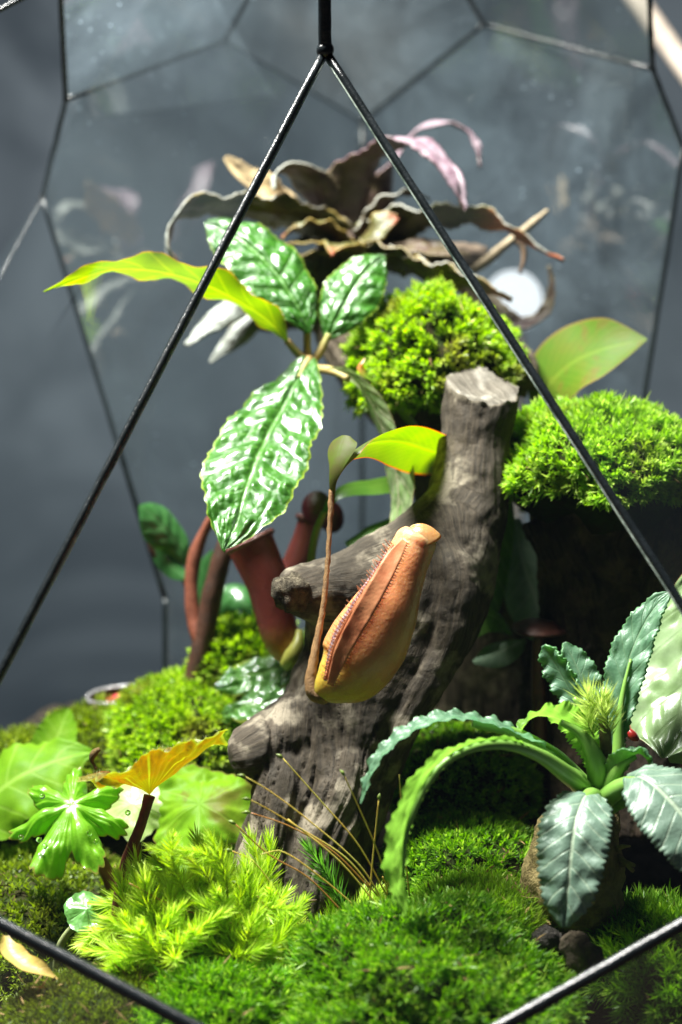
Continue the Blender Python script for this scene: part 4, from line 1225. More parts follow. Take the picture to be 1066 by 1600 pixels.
tube('stalk', [(842, 984, 0.03, 7), (840, 1020, 0.032, 9), (842, 1080, 0.034, 12), (845, 1180, 0.036, 14)], MUSH, mo, 14, 9)

# ------------------------------------------------------------------ caudex plant (right)
CAU_T = mat_leaf('toothed_leaf_top', (0.15, 0.28, 0.17), (0.10, 0.215, 0.125), trans=0.35, rough=0.40, spec=0.6, vein=(0.20, 0.30, 0.18), vein_n=10, vein_k=1.6, vein_f=0.6, bump=0.4, nscale=170,
                 edge=(0.10, 0.24, 0.09), edge_w=0.08)
CAU_U = mat_leaf('toothed_leaf_underside', (0.20, 0.36, 0.07), (0.16, 0.31, 0.055), trans=0.5, rough=0.38, vein=(0.27, 0.45, 0.10), vein_n=10, vein_k=1.6, vein_f=0.5, bump=0.25, nscale=140)
CAU_W = mat_leaf('toothed_leaf_silvery', (0.17, 0.25, 0.19), (0.11, 0.18, 0.13), trans=0.1, rough=0.42, spec=0.7, vein=(0.42, 0.50, 0.36), vein_n=10, vein_k=1.6, vein_f=0.8, bump=0.5, nscale=120)
CAU_ST = mat_plain('succulent_stalk', (0.24, 0.44, 0.08), 0.35, 0.5, (0.19, 0.37, 0.07), 80, 0.08, trans=0.15)
CAUDEX = mat_plain('caudex_bark', (0.40, 0.30, 0.13), 0.8, 0.25, (0.16, 0.115, 0.045), 110, 1.0, dist=0.002)
cp_ = thing('caudex_plant', P(900, 1460, -0.03), 'plant with knobbly brown caudex and arching toothed blue-green leaves', 'succulent')
p, r = px_path([(898, 1452, -0.028, 40), (898, 1430, -0.028, 66), (896, 1390, -0.028, 78), (900, 1340, -0.028, 76), (912, 1296, -0.029, 60), (928, 1262, -0.031, 38), (934, 1240, -0.032, 24)], 40)
d = tube_data(p, r, 48, rough=0.0028, seed=8, rscale=230); d['mats'] = (CAUDEX,)
caud = place('caudex', d, cp_)
TK = dict(thick=0.0007, under=CAU_U, nu=25, nv=110)
TH_ = dict(nu=25, nv=160)
leaf('leaf', [(868, 1184, -0.044, 10), (820, 1150, -0.050, 18), (760, 1128, -0.055, 19), (700, 1122, -0.059, 20), (645, 1140, -0.062, 20), (600, 1176, -0.064, 18), (576, 1218, -0.064, 14), (566, 1256, -0.064, 3)],
     [(0.0, 0.93, 0.22), (-0.1, 0.93, 0.30), (-0.5, 0.78, 0.30), (-0.85, 0.42, 0.30)], CAU_T, cp_, cup=0.3, wave=0.16, wave_n=13, tooth=0.32, tooth_n=38, crumple=0.22, **TH_)
leaf('leaf', [(850, 1190, -0.058, 10), (800, 1162, -0.066, 11), (740, 1164, -0.071, 14), (684, 1192, -0.075, 20), (645, 1246, -0.077, 27), (624, 1310, -0.077, 30), (622, 1370, -0.075, 25), (634, 1430, -0.072, 6)],
     [(0.3, 0.80, -0.5), (-0.3, 0.75, -0.6), (-0.72, 0.35, -0.6), (-0.8, 0.0, -0.6)], CAU_U, cp_, cup=0.12, wave=0.10, wave_n=8, tooth=0.26, tooth_n=27, crumple=0.16, **TH_)
leaf('leaf', [(932, 1214, -0.042, 10), (926, 1176, -0.043, 18), (906, 1142, -0.044, 27), (874, 1122, -0.045, 32), (842, 1118, -0.046, 28), (820, 1132, -0.047, 18), (812, 1152, -0.048, 3)],
     [(-0.45, 0.4, -0.8), (-0.4, 0.8, -0.4), (-0.45, 0.85, 0.05)], CAU_U, cp_, cup=0.35, wave=0.12, wave_n=9, tooth=0.2, tooth_n=28, crumple=0.12, **TH_)
leaf('leaf', [(966, 1200, -0.030, 7), (962, 1150, -0.030, 18), (970, 1090, -0.029, 28), (984, 1030, -0.027, 33), (1006, 978, -0.025, 27), (1030, 942, -0.024, 16), (1050, 926, -0.024, 3)],
     [(-0.25, 0.25, 0.9), (-0.35, 0.35, 0.85), (-0.4, 0.5, 0.75)], CAU_T, cp_, cup=0.18, wave=0.11, wave_n=7, tooth=0.13, tooth_n=30, bull=0.10, bull_n=9, **TK)
leaf('leaf', [(938, 1180, -0.022, 6), (922, 1140, -0.020, 16), (898, 1090, -0.018, 22), (876, 1050, -0.016, 24), (858, 1020, -0.015, 16), (850, 1008, -0.015, 4)],
     [(-0.7, 0.25, 0.65)], CAU_T, cp_, cup=0.4, wave=0.18, wave_n=7, tooth=0.18, tooth_n=24, **TK)
leaf('leaf', [(940, 1160, -0.014, 6), (926, 1110, -0.012, 24), (908, 1060, -0.010, 30), (892, 1024, -0.008, 20), (882, 1004, -0.007, 3)],
     [(0.3, 0.3, 0.9)], CAU_T, cp_, cup=0.2, wave=0.08, wave_n=7, tooth=0.12, tooth_n=20, **TK)
leaf('leaf', [(948, 1240, -0.046, 8), (958, 1208, -0.048, 14), (976, 1186, -0.05, 20), (998, 1176, -0.05, 18), (1012, 1186, -0.05, 12), (1018, 1204, -0.05, 2)],
     [(0.3, 0.6, -0.6), (0.4, 0.85, -0.2), (0.8, 0.5, 0.2)], CAU_T, cp_, cup=0.4, wave=0.12, wave_n=7, tooth=0.16, tooth_n=22, **TK)
leaf('leaf', [(978, 1214, -0.055, 10), (1000, 1214, -0.060, 40), (1036, 1240, -0.066, 62), (1076, 1286, -0.071, 64), (1110, 1340, -0.074, 48), (1130, 1390, -0.075, 4)],
     [(-0.1, 0.75, 0.65), (-0.1, 0.7, 0.7)], CAU_W, cp_, cup=-0.15, wave=0.04, wave_n=6, tooth=0.09, tooth_n=27, rib=0.05, crumple=0.10, **TK)
leaf('leaf', [(926, 1240, -0.050, 16), (912, 1250, -0.060, 44), (900, 1284, -0.067, 54), (893, 1330, -0.071, 54), (888, 1380, -0.073, 46), (884, 1420, -0.073, 32), (882, 1448, -0.072, 6)],
     [(-0.1, 0.85, 0.5), (-0.15, 0.5, 0.85), (-0.2, 0.25, 0.95)], CAU_W, cp_, cup=-0.2, wave=0.06, wave_n=7, tooth=0.12, tooth_n=24, rib=0.05, bull=0.04, bull_n=8, crumple=0.14, **TK)
for kk in ([(918, 1240, -0.036, 18), (894, 1210, -0.039, 16), (860, 1178, -0.042, 13), (800, 1144, -0.0495, 9), (740, 1131, -0.0545, 6)],
           [(918, 1236, -0.044, 14), (886, 1210, -0.052, 14), (846, 1182, -0.059, 11), (796, 1164, -0.067, 9), (740, 1168, -0.0725, 7), (690, 1196, -0.0765, 6), (655, 1248, -0.0785, 5), (634, 1310, -0.0785, 4), (630, 1370, -0.0765, 3)],
           [(936, 1244, -0.040, 20), (936, 1210, -0.044, 19), (926, 1176, -0.0465, 14), (906, 1146, -0.0475, 9), (876, 1128, -0.0485, 5)],
           [(916, 1236, -0.044, 9), (906, 1214, -0.048, 8), (888, 1200, -0.048, 5), (872, 1190, -0.046, 3)],
           [(958, 1236, -0.032, 12), (966, 1190, -0.033, 11), (967, 1130, -0.0325, 7), (976, 1070, -0.0305, 3.5), (986, 1030, -0.0285, 2)],
           [(944, 1244, -0.03, 12), (936, 1200, -0.026, 9), (922, 1140, -0.021, 7), (898, 1090, -0.019, 4)],
           [(944, 1252, -0.042, 14), (956, 1222, -0.047, 12), (972, 1194, -0.049, 8), (994, 1182, -0.049, 4)],
           [(940, 1252, -0.044, 17), (968, 1232, -0.052, 15), (1000, 1218, -0.057, 10)],
           [(948, 1262, -0.036, 14), (976, 1248, -0.044, 13), (1010, 1236, -0.052, 8)],
           [(936, 1256, -0.04, 18), (924, 1244, -0.050, 14), (906, 1254, -0.0585, 8)]):
    tube('leaf_stalk', kk, CAU_ST, cp_, 30, 12, 0.0002)
for (x0, y0, x1, y1) in ((960, 1330, 985, 1322), (968, 1350, 992, 1352), (965, 1340, 990, 1362)):
    tube('root_stub', [(x0, y0, -0.035, 6), ((x0 + x1) / 2, (y0 + y1) / 2 - 3, -0.038, 4), (x1, y1, -0.04, 2)], CAUDEX, caud, 8, 6, 0.0004)

# pale tuft at the crown
TUFT = mat_moss('pale_tuft', (0.40, 0.48, 0.12), (0.56, 0.68, 0.18), (0.78, 0.88, 0.34), trans=0.35)
tuft = thing('moss_tuft', P(938, 1180, -0.04), 'pale yellow-green spiky tuft growing in the crown of the caudex plant', 'moss')
for (bx, by, tx, ty, L, nl) in ((936, 1120, 915, 1072, 0.0095, 60), (945, 1130, 938, 1085, 0.0095, 70), (930, 1150, 915, 1110, 0.008, 60), (950, 1160, 946, 1108, 0.010, 70)):
    m_ = shoot_mesh('shoot', L, nl, 0.0068, 0.1, nl + bx, TUFT, None)
    put_shoot(m_, P(bx, by, -0.045), V(tx - bx, by - ty, 14), 0.3, 1.0, tuft)
tube('tuft_stem', [(942, 1215, -0.040, 8), (946, 1180, -0.043, 9), (946, 1150, -0.045, 10), (940, 1122, -0.045, 7)], mat_plain('tuft_stem_brown', (0.22, 0.18, 0.06), 0.7, 0.3, (0.12, 0.09, 0.03), 300, 0.8), tuft, 14, 9, 0.0009)

# big pale leaf at the right edge
BIGL = mat_leaf('broad_silver_leaf', (0.26, 0.36, 0.18), (0.16, 0.25, 0.09), trans=0.18, rough=0.30, spec=0.6, vein=(0.15, 0.18, 0.10), vein_n=6, vein_k=1.8, vein_f=0.35, bump=0.3, nscale=60,
                edge=(0.34, 0.12, 0.06), edge_w=0.035, spot=(0.34, 0.42, 0.26), spot_f=0.6)
bgp = thing('silver_leaf_plant', P(1080, 1240, 0.0), 'broad pale silver-green leaf with red edge behind the toothed leaf', 'plant')
leaf('leaf', [(1108, 890, -0.004, 30), (1096, 950, -0.006, 74), (1084, 1010, -0.010, 96), (1074, 1070, -0.015, 102), (1064, 1120, -0.020, 92), (1054, 1160, -0.024, 66), (1040, 1186, -0.027, 8)],
     [(-0.35, 0.55, 0.75), (-0.25, 0.65, 0.72), (-0.2, 0.6, 0.75)], BIGL, bgp, nu=41, nv=80, cup=-0.12, crumple=0.16, bull=0.07, bull_n=5, seed=4, wave=0.06, wave_n=3, edge_noise=0.05)
tube('petiole', [(1108, 892, -0.004, 8), (1120, 960, 0.006, 10), (1124, 1100, 0.012, 11), (1110, 1300, 0.016, 12)], STEM_R, bgp, 20, 9)
RDOT = mat_plain('red_leaf_tip', (0.50, 0.03, 0.02), 0.3, 0.5, (0.35, 0.02, 0.02), 300, 0.2)
tube('red_tip', [(980, 1136, -0.0215, 2), (986, 1146, -0.0225, 7), (992, 1152, -0.023, 7), (998, 1156, -0.023, 3)], RDOT, bgp, 10, 8)

# ------------------------------------------------------------------ left-hand leaves
BEG_Y = mat_leaf('begonia_yellow_underside', (0.14, 0.125, 0.010), (0.17, 0.09, 0.010), trans=0.40, rough=0.45, vein=(0.24, 0.28, 0.03), vein_n=7, vein_f=0.8, spot=(0.17, 0.025, 0.008), spot_f=0.85, bump=0.5, nscale=110,
                 edge=(0.20, 0.24, 0.03), edge_w=0.08, radial=True)
BEG_ST = mat_plain('begonia_red_stalk', (0.16, 0.035, 0.022), 0.5, 0.4, (0.09, 0.02, 0.015), 260, 0.6, trans=0.05)
HAIRS = mat_plain('leaf_hairs', (0.30, 0.33, 0.14), 0.5, 0.4, (0.25, 0.25, 0.1), 200, 0.1)
bp = thing('begonia', P(190, 1440, -0.036), 'tilted yellow-orange leaf on a dark red stalk', 'begonia')
cc = P(234, 1242, -0.040)


def yrad(A):
    r = 0.0170 + 0.0045 * np.cos(A) ** 2
    r = r * (1 + 0.06 * np.cos(A * 9)) * (1 + 0.04 * np.sin(A * 31 + 2 * np.sin(A * 4))) * (1 + 0.09 * np.sin(A * 2.2 + 0.7) + 0.06 * np.sin(A * 5.3))
    notch = 1 - 0.55 * np.exp(-((np.abs(A) - np.pi) / 0.25) ** 2)
    return r * notch


def yh(r, A):
    # funnel: the blade climbs steeply from the stalk, then levels out; pleated along the veins
    return 0.0115 * r**0.75 + 0.0010 * r * np.cos(A * 9) + 0.0022 * r * np.cos(A) - 0.004 * np.clip(-np.cos(A), 0, 1) * r**3


d = radial_leaf_data(cc, V(1, 0.10, 0.05), V(-0.12, 0.985, -0.05), yrad, nr=22, na=180, hfun=yh, crumple=0.0042, seed=3)
d['mats'] = (BEG_Y,)
yl = place('leaf', d, bp)
# hairs standing on the upper face and rim
vv = d['verts']; N = 900
pick = rng.integers(len(vv) // 2, len(vv), N)
up_ = unit(np.array([0, 0, 1.0]) + rng.normal(size=(N, 3)) * 0.45)
hd = needle_mesh(vv[pick], up_, 0.0010 + 0.0008 * rng.random(N), np.full(N, 0.00005), rng.normal(size=(N, 3)) * 0.1, rng.random(N), np.zeros(N), np.ones(N))
hd['mats'] = (HAIRS,)
hh = place('hairs', hd, yl); hh['kind'] = 'stuff'
tube('stalk', [(234, 1243, -0.040, 9), (228, 1265, -0.040, 8), (216, 1300, -0.040, 8.5), (200, 1340, -0.039, 9), (189, 1385, -0.038, 9.5), (184, 1430, -0.036, 10), (184, 1470, -0.034, 10)], BEG_ST, bp, 40, 12, 0.0002, rscale=600)
tube('curled_tip', [(150, 1202, -0.042, 3), (144, 1188, -0.042, 3.5), (149, 1174, -0.042, 4), (156, 1170, -0.042, 2)], mat_plain('withered_brown', (0.16, 0.10, 0.03), 0.8, 0.2, (0.08, 0.05, 0.02), 300, 0.8), yl, 12, 8, 0.0012)

LOBE = mat_leaf('lobed_leaf_bright', (0.16, 0.36, 0.016), (0.12, 0.29, 0.014), trans=0.4, rough=0.38, spec=0.5, vein=(0.24, 0.42, 0.08), vein_n=7, vein_f=0.4, bump=0.3, nscale=130,
                edge=(0.20, 0.16, 0.03), edge_w=0.05, radial=True, coat=0.3)
lp = thing('lobed_leaf_plant', P(150, 1400, 0.0), 'bright green star-lobed leaf with drops on its tips', 'begonia')


def lobed(A, R0=0.0185, n=7, depth=0.48):
    k = 0.5 + 0.5 * np.cos(A * n)
    r = R0 * (1 - depth + depth * k**0.7) * (1 + 0.10 * np.abs(np.sin(A * 24 + np.sin(A * 3)))) * (1 + 0.10 * np.sin(A * 2.3 + 1) + 0.07 * np.sin(A * 5.1)) * (1 + 0.16 * np.cos(A) + 0.05 * np.sin(A * 2))
    return r


def lobe_h(r, A):
    return 0.0013 * r**2 * np.cos(A * 7 + 0.5 * np.sin(A * 2)) - 0.007 * r**2.2


d = radial_leaf_data(P(112, 1258, -0.012), V(-0.35, -0.93, 0.2), V(-0.02, 0.72, 0.70), lobed, nr=20, na=220, hfun=lobe_h, crumple=0.0055, seed=6)
d['mats'] = (LOBE,)
ll = place('leaf', d, lp)
tube('stalk', [(114, 1262, -0.010, 4), (130, 1290, -0.004, 8), (152, 1335, 0.0, 10), (172, 1375, 0.0, 11), (190, 1440, 0.0, 11)], STEM_R, lp, 24, 10)
DROP = (lambda t: t.finish(t.n('BsdfGlass', ins={'Color': (0.95, 1, 0.95), 'Roughness': 0.0, 'IOR': 1.33})))(NT('water_drop'))
for (x, y) in ((33, 1308), (61, 1312), (70, 1322), (140, 1302), (150, 1315), (200, 1270), (66, 1244), (32, 1340)):
    q = P(x, y, -0.024)
    dd_ = tube_data(q + Uv * np.linspace(0.0009, -0.0009, 7)[:, None], 0.0009 * np.sqrt(np.clip(1 - np.linspace(-1, 1, 7)**2, 0.02, 1)), 8)
    dd_['mats'] = (DROP,)
    place('water_drop', dd_, ll)

BROAD = mat_leaf('broad_bright_leaf', (0.11, 0.24, 0.010), (0.15, 0.29, 0.012), trans=0.45, rough=0.5, spec=0.12, vein=(0.34, 0.5, 0.1), vein_f=0.4, vein_n=7, bump=0.25, nscale=100, spot=(0.22, 0.34, 0.03), spot_f=0.4)
lb = thing('broad_leaf_plant', P(0, 1330, 0.03), 'large bright green leaf behind the star-lobed leaf, cut by the picture edge', 'plant')
leaf('leaf', [(-90, 1330, 0.036, 20), (-40, 1270, 0.034, 62), (20, 1220, 0.034, 72), (80, 1190, 0.036, 56), (125, 1176, 0.038, 22), (146, 1174, 0.038, 3)], [(0.1, 0.75, 0.65)], BROAD, lb, nu=25, nv=50, cup=-0.25, wave=0.12, wave_n=4, tooth=0.1, tooth_n=14, crumple=0.1)
leaf('leaf', [(60, 1215, 0.06, 10), (74, 1180, 0.06, 28), (90, 1150, 0.062, 32), (100, 1125, 0.064, 22), (108, 1108, 0.065, 4)], [(0, 0.5, 0.85)], BROAD, lb, nu=17, nv=36, cup=0.3, tooth=0.12, tooth_n=10)
tube('stalk', [(-90, 1330, 0.036, 8), (-60, 1400, 0.03, 9), (-20, 1460, 0.028, 10)], BEG_ST, lb, 12, 8)

ROUND = mat_leaf('round_leaf_bright', (0.13, 0.27, 0.010), (0.17, 0.31, 0.012), trans=0.42, rough=0.5, spec=0.12, vein=(0.28, 0.46, 0.06), vein_n=6, vein_f=0.25, spot=(0.13, 0.10, 0.02), spot_f=0.75, bump=0.25, nscale=70,
                 radial=True, edge=(0.16, 0.12, 0.03), edge_w=0.04)
rl = thing('round_leaf_plant', P(300, 1420, 0.0), 'pair of round bright leaves with brown blotches behind the red stalk', 'begonia')
for (x, y, dd_, rr_, nr_, sd_) in ((312, 1256, 0.012, 86, (-0.05, 0.62, 0.78), 1), (306, 1322, 0.004, 74, (0.05, 0.80, 0.6), 2)):
    f_ = (lambda A, rr_=rr_, dd_=dd_, sd_=sd_: W(rr_, dd_) * (1 + 0.10 * np.cos(A * 3 + sd_) + 0.05 * np.cos(A * 7) + 0.02 * np.sin(A * 23)))
    d = radial_leaf_data(P(x, y, dd_), V(0, -1, 0.3), V(*nr_), f_, nr=16, na=120, hfun=lambda r, A: -0.004 * r**2 + 0.0006 * r * np.cos(A * 6), crumple=0.0055, seed=sd_ + 3)
    d['mats'] = (ROUND,)
    place('leaf', d, rl)
tube('stalk', [(312, 1258, 0.014, 6), (300, 1310, 0.02, 7), (285, 1370, 0.016, 8), (275, 1430, 0.012, 8)], STEM_R, rl, 16, 8)
tube('stalk', [(306, 1324, 0.006, 6), (296, 1360, 0.008, 7), (290, 1430, 0.008, 8)], STEM_R, rl, 12, 8)
# two more bright leaves round the lobed one
sl = thing('round_leaf_plant', P(170, 1340, 0.02), 'pale creased leaf behind the tilted yellow leaf', 'begonia')
d = radial_leaf_data(P(206, 1256, 0.016), V(0.2, -1, 0.3), V(-0.1, 0.6, 0.8), lambda A: W(56, 0.016) * (1 + 0.12 * np.cos(A * 5) + 0.03 * np.sin(A * 19)), hfun=lambda r, A: -0.003 * r**2, crumple=0.003, seed=9)
d['mats'] = (mat_leaf('pale_begonia_leaf', (0.30, 0.42, 0.12), (0.36, 0.40, 0.2), trans=0.4, rough=0.4, vein=(0.4, 0.5, 0.2), vein_n=6, vein_f=0.4, radial=True, bump=0.3),)
place('leaf', d, sl)
tube('stalk', [(206, 1258, 0.017, 6), (212, 1320, 0.02, 7), (215, 1430, 0.018, 7)], STEM_R, sl, 12, 8)

SMALLR = mat_leaf('small_round_leaf', (0.16, 0.36, 0.10), (0.12, 0.30, 0.07), trans=0.35, rough=0.12, spec=1.0, vein=(0.3, 0.5, 0.2), vein_n=5, vein_f=0.3, radial=True, bump=0.9, nscale=160, coat=1.0, coat_r=0.08)
sr = thing('round_leaf_plant', P(100, 1500, -0.03), 'small round wet leaf on a pale stalk beside the red stalk', 'begonia')
d = radial_leaf_data(P(136, 1420, -0.030), V(-0.4, -1, 0.2), V(0.05, 0.60, 0.8), lambda A: W(36, -.03) * (1 + 0.06 * np.cos(A * 4) + 0.02 * np.sin(A * 17)), hfun=lambda r, A: -0.002 * r**2 + 0.0005 * r * np.cos(A * 5), crumple=0.0035, seed=12, na=90)
d['mats'] = (SMALLR,)
place('leaf', d, sr)
tube('stalk', [(128, 1440, -0.03, 5), (108, 1456, -0.026, 6), (94, 1480, -0.024, 7), (88, 1530, -0.02, 8)], mat_plain('pale_stalk', (0.32, 0.36, 0.16), 0.5, 0.4, None, 200, 0.3), sr, 14, 8)

DRY = mat_leaf('dry_yellow_leaf', (0.55, 0.42, 0.12), (0.48, 0.32, 0.09), trans=0.4, rough=0.45, edge=(0.4, 0.25, 0.05), edge_w=0.1, bump=0.3, nscale=120)
tag(leaf('fallen_leaf', [(8, 1462, -0.056, 6), (14, 1486, -0.060, 17), (36, 1508, -0.064, 20), (62, 1516, -0.066, 12), (90, 1530, -0.066, 2)], [(0.5, 0.5, 0.7), (0.2, 0.8, 0.5)], DRY, None, nu=13, nv=30, cup=0.5, wave=0.15, wave_n=2),
    'curled dry yellow leaf below the lower front bar', 'leaf')

# dark toppled pitcher at the back left
tpp = thing('fallen_pitcher', P(190, 1130, 0.10), 'dark fallen pitcher with silver rim and red mouth at the back', 'pitcher')
BOWL = mat_plain('old_pitcher_brown', (0.10, 0.05, 0.03), 0.5, 0.4, (0.05, 0.03, 0.02), 120, 0.5)
RIMS = mat_plain('old_pitcher_rim', (0.20, 0.20, 0.21), 0.2, 0.8, (0.06, 0.04, 0.04), 160, 0.4)
d = radial_leaf_data(P(200, 1102, 0.098), V(1, 0.13, 0), V(-0.08, 0.97, 0.25), lambda A: W(62, .1) * (1 - 0.35 * np.sin(A) ** 2), hfun=lambda r, A: 0.016 * (r**3 - 1) + 0.004, na=60, nr=14)
d['mats'] = (BOWL,)
bo = place('pitcher_body', d, tpp); so = bo.modifiers.new('t', 'SOLIDIFY'); so.thickness = 0.001
rim_pts = d['verts'].reshape(14, 60, 3)[-1]
rd = tube_data(rim_pts, np.full(60, 0.0009), 8, rough=0.0003); rd['mats'] = (RIMS,)
place('rim', rd, tpp)
d = radial_leaf_data(P(194, 1098, 0.096), V(1, 0.13, 0), V(-0.08, 0.97, 0.25), lambda A: W(36, .1) * (1 - 0.4 * np.sin(A) ** 2), hfun=lambda r, A: 0.0035 * (1 - r**2))
d['mats'] = (mat_plain('pitcher_mouth_red', (0.42, 0.04, 0.05), 0.35, 0.5, (0.3, 0.02, 0.03), 200, 0.3),)
o = place('mouth', d, tpp); so = o.modifiers.new('t', 'SOLIDIFY'); so.thickness = 0.0006

# small creeping vine at the back left
VINE = mat_leaf('vine_leaf', (0.035, 0.12, 0.03), (0.025, 0.09, 0.022), trans=0.3, rough=0.25, spec=0.8, vein=(0.10, 0.22, 0.08), vein_f=0.4, vein_n=6, bump=0.35, coat=0.4)
vn = thing('vine', P(300, 1050, 0.085), 'small dark leaved vine climbing beside the brown stem', 'vine')
leaf('leaf', [(290, 884, 0.085, 4), (275, 850, 0.083, 24), (252, 820, 0.08, 34), (232, 800, 0.078, 24), (218, 790, 0.077, 3)], [(-0.2, 0.7, 0.7)], VINE, vn, nu=17, nv=36, cup=-0.3, bull=0.1, bull_n=5)
leaf('leaf', [(236, 846, 0.084, 3), (252, 872, 0.083, 12), (276, 892, 0.083, 14), (300, 904, 0.083, 3)], [(-0.3, 0.6, 0.7)], VINE, vn, nu=11, nv=24, cup=-0.3)
leaf('leaf', [(335, 960, 0.084, 4), (352, 938, 0.083, 22), (368, 930, 0.082, 24), (384, 945, 0.08, 14), (392, 962, 0.08, 3)], [(0, 0.5, 0.85)], VINE, vn, nu=13, nv=30, cup=-0.3)
leaf('leaf', [(322, 960, 0.086, 4), (320, 920, 0.086, 18), (326, 885, 0.086, 16), (334, 860, 0.086, 3)], [(0.2, 0.4, 0.85)], VINE, vn, nu=13, nv=30, cup=-0.3)
tube('stem', [(234, 842, 0.083, 4), (240, 864, 0.084, 5), (262, 884, 0.085, 5), (286, 900, 0.086, 5), (300, 950, 0.086, 5), (310, 1060, 0.086, 6)], STEM_B, vn, 30, 7, 0.0003)

# wet glossy leaf left of the stump
WET = mat_leaf('wet_dark_leaf', (0.09, 0.20, 0.05), (0.06, 0.15, 0.04), trans=0.3, rough=0.15, spec=1.0, vein=(0.18, 0.30, 0.08), vein_f=0.4, vein_n=6, bump=0.8, nscale=150, coat=0.8, coat_r=0.07, edge=(0.30, 0.32, 0.05), edge_w=0.12)
wl = thing('wet_leaf_plant', P(400, 1150, 0.05), 'wet glossy puckered leaves sparkling left of the driftwood', 'plant')
leaf('leaf', [(338, 1128, 0.050, 6), (372, 1106, 0.046, 30), (412, 1096, 0.042, 40), (450, 1090, 0.042, 30), (480, 1086, 0.044, 4)], [(-0.05, 0.8, 0.58)], WET, wl, nu=31, nv=50, bull=0.2, bull_n=6, crumple=0.25, wave=0.12, wave_n=4, seed=8, cup=-0.2)
leaf('leaf', [(470, 1040, 0.062, 6), (430, 1048, 0.058, 34), (395, 1056, 0.054, 40), (360, 1066, 0.05, 26), (336, 1074, 0.05, 4)], [(0.05, 0.72, 0.68)], WET, wl, nu=31, nv=50, bull=0.2, bull_n=6, crumple=0.25, seed=10, cup=-0.2)

# stones
STONE = mat_plain('stone_brown', (0.15, 0.11, 0.08), 0.85, 0.25, (0.07, 0.055, 0.04), 130, 1.0, dist=0.0015)
STONE_D = mat_plain('stone_dark', (0.075, 0.062, 0.055), 0.8, 0.3, (0.03, 0.025, 0.022), 130, 1.0, dist=0.0015)


def stone(keys, label, mat, seed):
    p, r = px_path(keys, 20)
    d = tube_data(p, r, 16, 0.75, 0.0022, seed, 260)
    d['mats'] = (mat,); d['smooth'] = False
    return tag(place('stone', d), label, 'stone', 'chips in front of the caudex')


stone([(884, 1462, -0.064, 8), (892, 1472, -0.064, 20), (908, 1488, -0.066, 24), (924, 1502, -0.067, 24), (936, 1512, -0.067, 10)], 'light brown angular chip in front of the caudex', STONE, 3)
stone([(832, 1482, -0.055, 6), (842, 1472, -0.055, 20), (860, 1466, -0.055, 22), (876, 1468, -0.055, 8)], 'dark angular chip touching the caudex base', STONE_D, 9)

# ------------------------------------------------------------------ glass terrarium
LEAD = mat_plain('black_lead', (0.005, 0.007, 0.008), 0.24, 0.45, (0.010, 0.013, 0.015), 220, 0.35, metal=0.0)
SEAL = mat_plain('glass_edge_seal_highlight', (0.60, 0.68, 0.60), 0.2, 0.8, (0.08, 0.12, 0.10), 130, 0.5)  # seal bead, its pale colour also paints the bars' edge highlight
GLASS_F = mat_glass('front_glass', 0.0, plain=True)
GLASS_S = mat_glass('side_glass', 0.003, plain=True)
GLASS_B = mat_glass('back_glass', 0.06, 0.55, refl=0.12)
ter = thing('terrarium', (0, 0.03, -0.19), 'faceted glass terrarium with thin black lead bars', 'terrarium')
A_ = (508, 78, -0.035); A2 = (506, -110, -0.05)
L_ = (-160, 1358, -0.098); B_ = (550, 1735, -0.118); R_ = (1302, 1312, -0.096)
V0 = (90, -110, 0.07); V1 = (103, 156, 0.115); V2 = (66, 310, 0.12); V3 = (351, 63, 0.165); V3u = (420, -60, 0.12)
V4 = (258, 935, 0.135); V5 = (258, 1200, 0.13); V6 = (566, 190, 0.205); V6b = (566, 1200, 0.19); V7 = (756, 38, 0.165); V7u = (700, -60, 0.12)
V8 = (1020, 108, 0.115); V8u = (1010, -110, 0.07); V9 = (1068, 232, 0.12); V10 = (985, 760, 0.135); V11 = (980, 1200, 0.13)
V2b = (-90, 600, 0.06); CTL = (-60, 45, 0.05); CTL2 = (90, -30, 0.05)


def bar(a, b, w=9.0, seal=False, name='frame_bar'):
    p0, p1 = P(*a), P(*b)
    r = w * K / 2
    ax = unit(p1 - p0)
    # flat-sided lead came: eight-sided section
    path = p0 + (p1 - p0) * np.linspace(0, 1, 24)[:, None]
    d = tube_data(path, np.full(24, r), 10, rough=0.00022, seed=int(abs(a[0]) + abs(b[1])), rscale=500)
    d['mats'] = (LEAD,)
    o = place(name, d, ter)
    if seal:
        off = unit(np.cross(ax, -Fv)) * seal * r * 1.05 + Fv * r * 0.4
        d = tube_data(path + off, np.full(24, r * 0.38), 6, rough=0.00025, seed=3, rscale=700)
        d['mats'] = (SEAL,)
        place('glass_seal_highlight', d, o)
    return o


bar(A_, L_, 11.5, -1); bar(A_, R_, 11.5, 1)
bar(L_, B_, 19); bar(R_, B_, 19); bar(A_, A2, 20)
for a, b in ((V0, V1), (V1, V2), (V1, V3), (V3, V3u), (V6, V7), (V7, V7u), (V7, V8), (V8, V8u), (V8, V9), (V9, V10), (V2, V4), (V4, V5), (V6, V6b), (V10, V11)):
    bar(a, b, 10.0)
bar(V3, V6, 5.0); bar(V2, V2b, 5.0); bar(CTL, CTL2, 9)  # second bar is a thin strut added along a faint reflection-like line
for q, rr in ((A_, 15), (V1, 7), (V2, 7), (V3, 7), (V6, 7), (V7, 7), (V8, 7)):
    c0 = P(*q)
    d = tube_data(c0 + Uv * np.linspace(-1, 1, 9)[:, None] * rr * K * 0.9, rr * K * np.sqrt(np.clip(1 - np.linspace(-1, 1, 9)**2, 0.03, 1)) * 0.9, 12, rough=0.0002)
    d['mats'] = (LEAD,)
    place('solder_joint', d, ter)


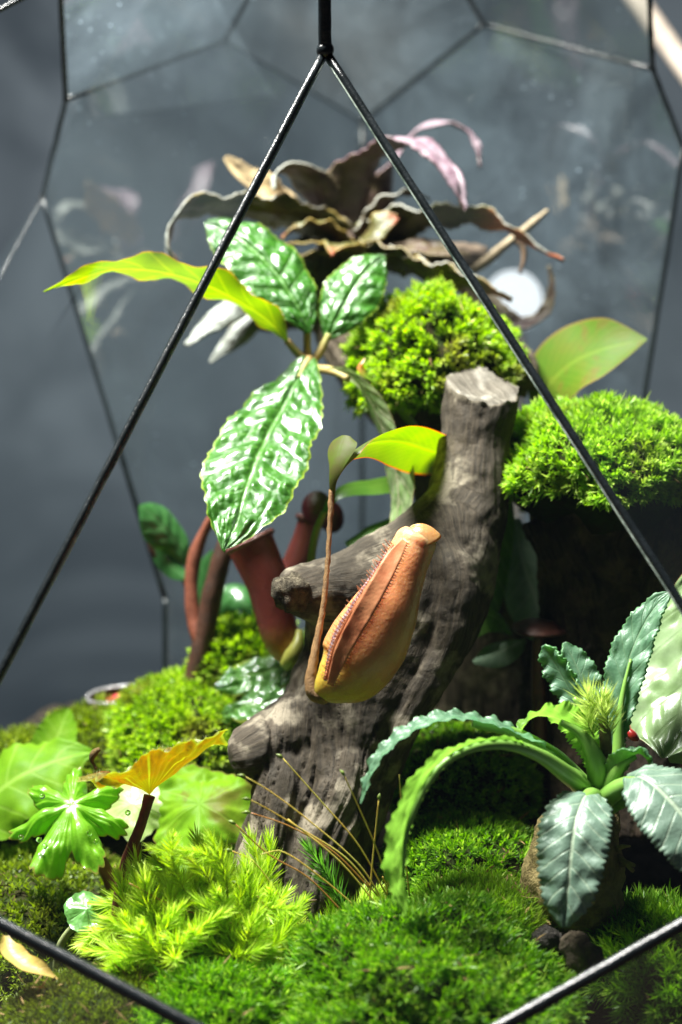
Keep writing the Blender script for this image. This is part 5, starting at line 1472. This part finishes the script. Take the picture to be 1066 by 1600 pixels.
def pane(pts, mat, thick=0.0008):
    w = np.array([P(*q) for q in pts])
    n = len(w)
    c = w.mean(0)
    nn = np.zeros(3)
    for k in range(n):
        nn += np.cross(w[k] - c, w[(k + 1) % n] - c)
    nn = unit(nn) * thick / 2
    verts = np.concatenate([w + nn, w - nn])
    me = bpy.data.meshes.new('glass_pane')
    base = wpos(ter)
    faces = [list(range(n)), list(range(2 * n - 1, n - 1, -1))] + [[k, n + k, n + (k + 1) % n, (k + 1) % n] for k in range(n)]
    me.from_pydata([tuple(q) for q in verts - base], [], faces)
    me.materials.append(mat)
    me.update(); me.validate()
    o = bpy.data.objects.new('glass_pane', me)
    COL.objects.link(o); o.parent = ter
    return o


def on_plane(ref, pts):
    """slide each pixel along its sight line into the flat plane of the three reference corners"""
    w = [P(*q) for q in ref]
    nn = unit(np.cross(w[1] - w[0], w[2] - w[0]))
    out = []
    for q in pts:
        r = P(q[0], q[1], 0.0) - Cv
        tt = np.dot(w[0] - Cv, nn) / np.dot(r, nn)
        out.append((q[0], q[1], (tt - 1) * D))
    return out


def flat(ref, pts, mat):
    return pane(on_plane(ref, pts), mat)


flat((A_, R_, L_), [A_, R_, B_, L_], GLASS_F)
flat((V2, V3, V6), [V1, V3, V6, V6b, V5, V4, V2], GLASS_B)
flat((V9, V7, V6), [V6, V7, V8, V9, V10, V11, V6b], GLASS_B)
flat((V3, V7, V6), [V3, (430, -70), (690, -70), V7, V6], GLASS_B)
flat((V0, V3, V1), [V0, (430, -70), V3, V1], GLASS_B)
flat((V7, V8u, V8), [V7, (690, -70), V8u, V8], GLASS_B)
mL = ((V1[0] + V2[0]) / 2, (V1[1] + V2[1]) / 2, (V1[2] + V2[2]) / 2)
flat((A_, L_, mL), [A_, (507, -60), (95, -60), V1, V2, (-60, 480), L_], GLASS_S)
mR = ((V8[0] + V9[0]) / 2, (V8[1] + V9[1]) / 2, (V8[2] + V9[2]) / 2)
flat((A_, R_, mR), [A_, (507, -60), (1015, -60), V8, V9, (1180, 480), R_], GLASS_S)
flat((L_, B_, (100, 2000, -0.07)), [L_, (-160, 1750), (250, 2050), B_], GLASS_F)
flat((R_, B_, (1000, 2000, -0.07)), [R_, B_, (850, 2050), (1302, 1750)], GLASS_F)

# rod standing in for a pale streak reflected in the pane, top right
tag(tube('reflection_rod', [(940, -80, 0.25, 16), (1010, 20, 0.25, 17), (1080, 120, 0.25, 17), (1150, 220, 0.25, 16)], mat_plain('reflection_beige', (0.42, 0.36, 0.30), 0.5, 0.4, None, 40, 0.1), None, 14, 12),
    'pale beige reflection across the top right corner, shaped as a slanting rod', 'reflection')
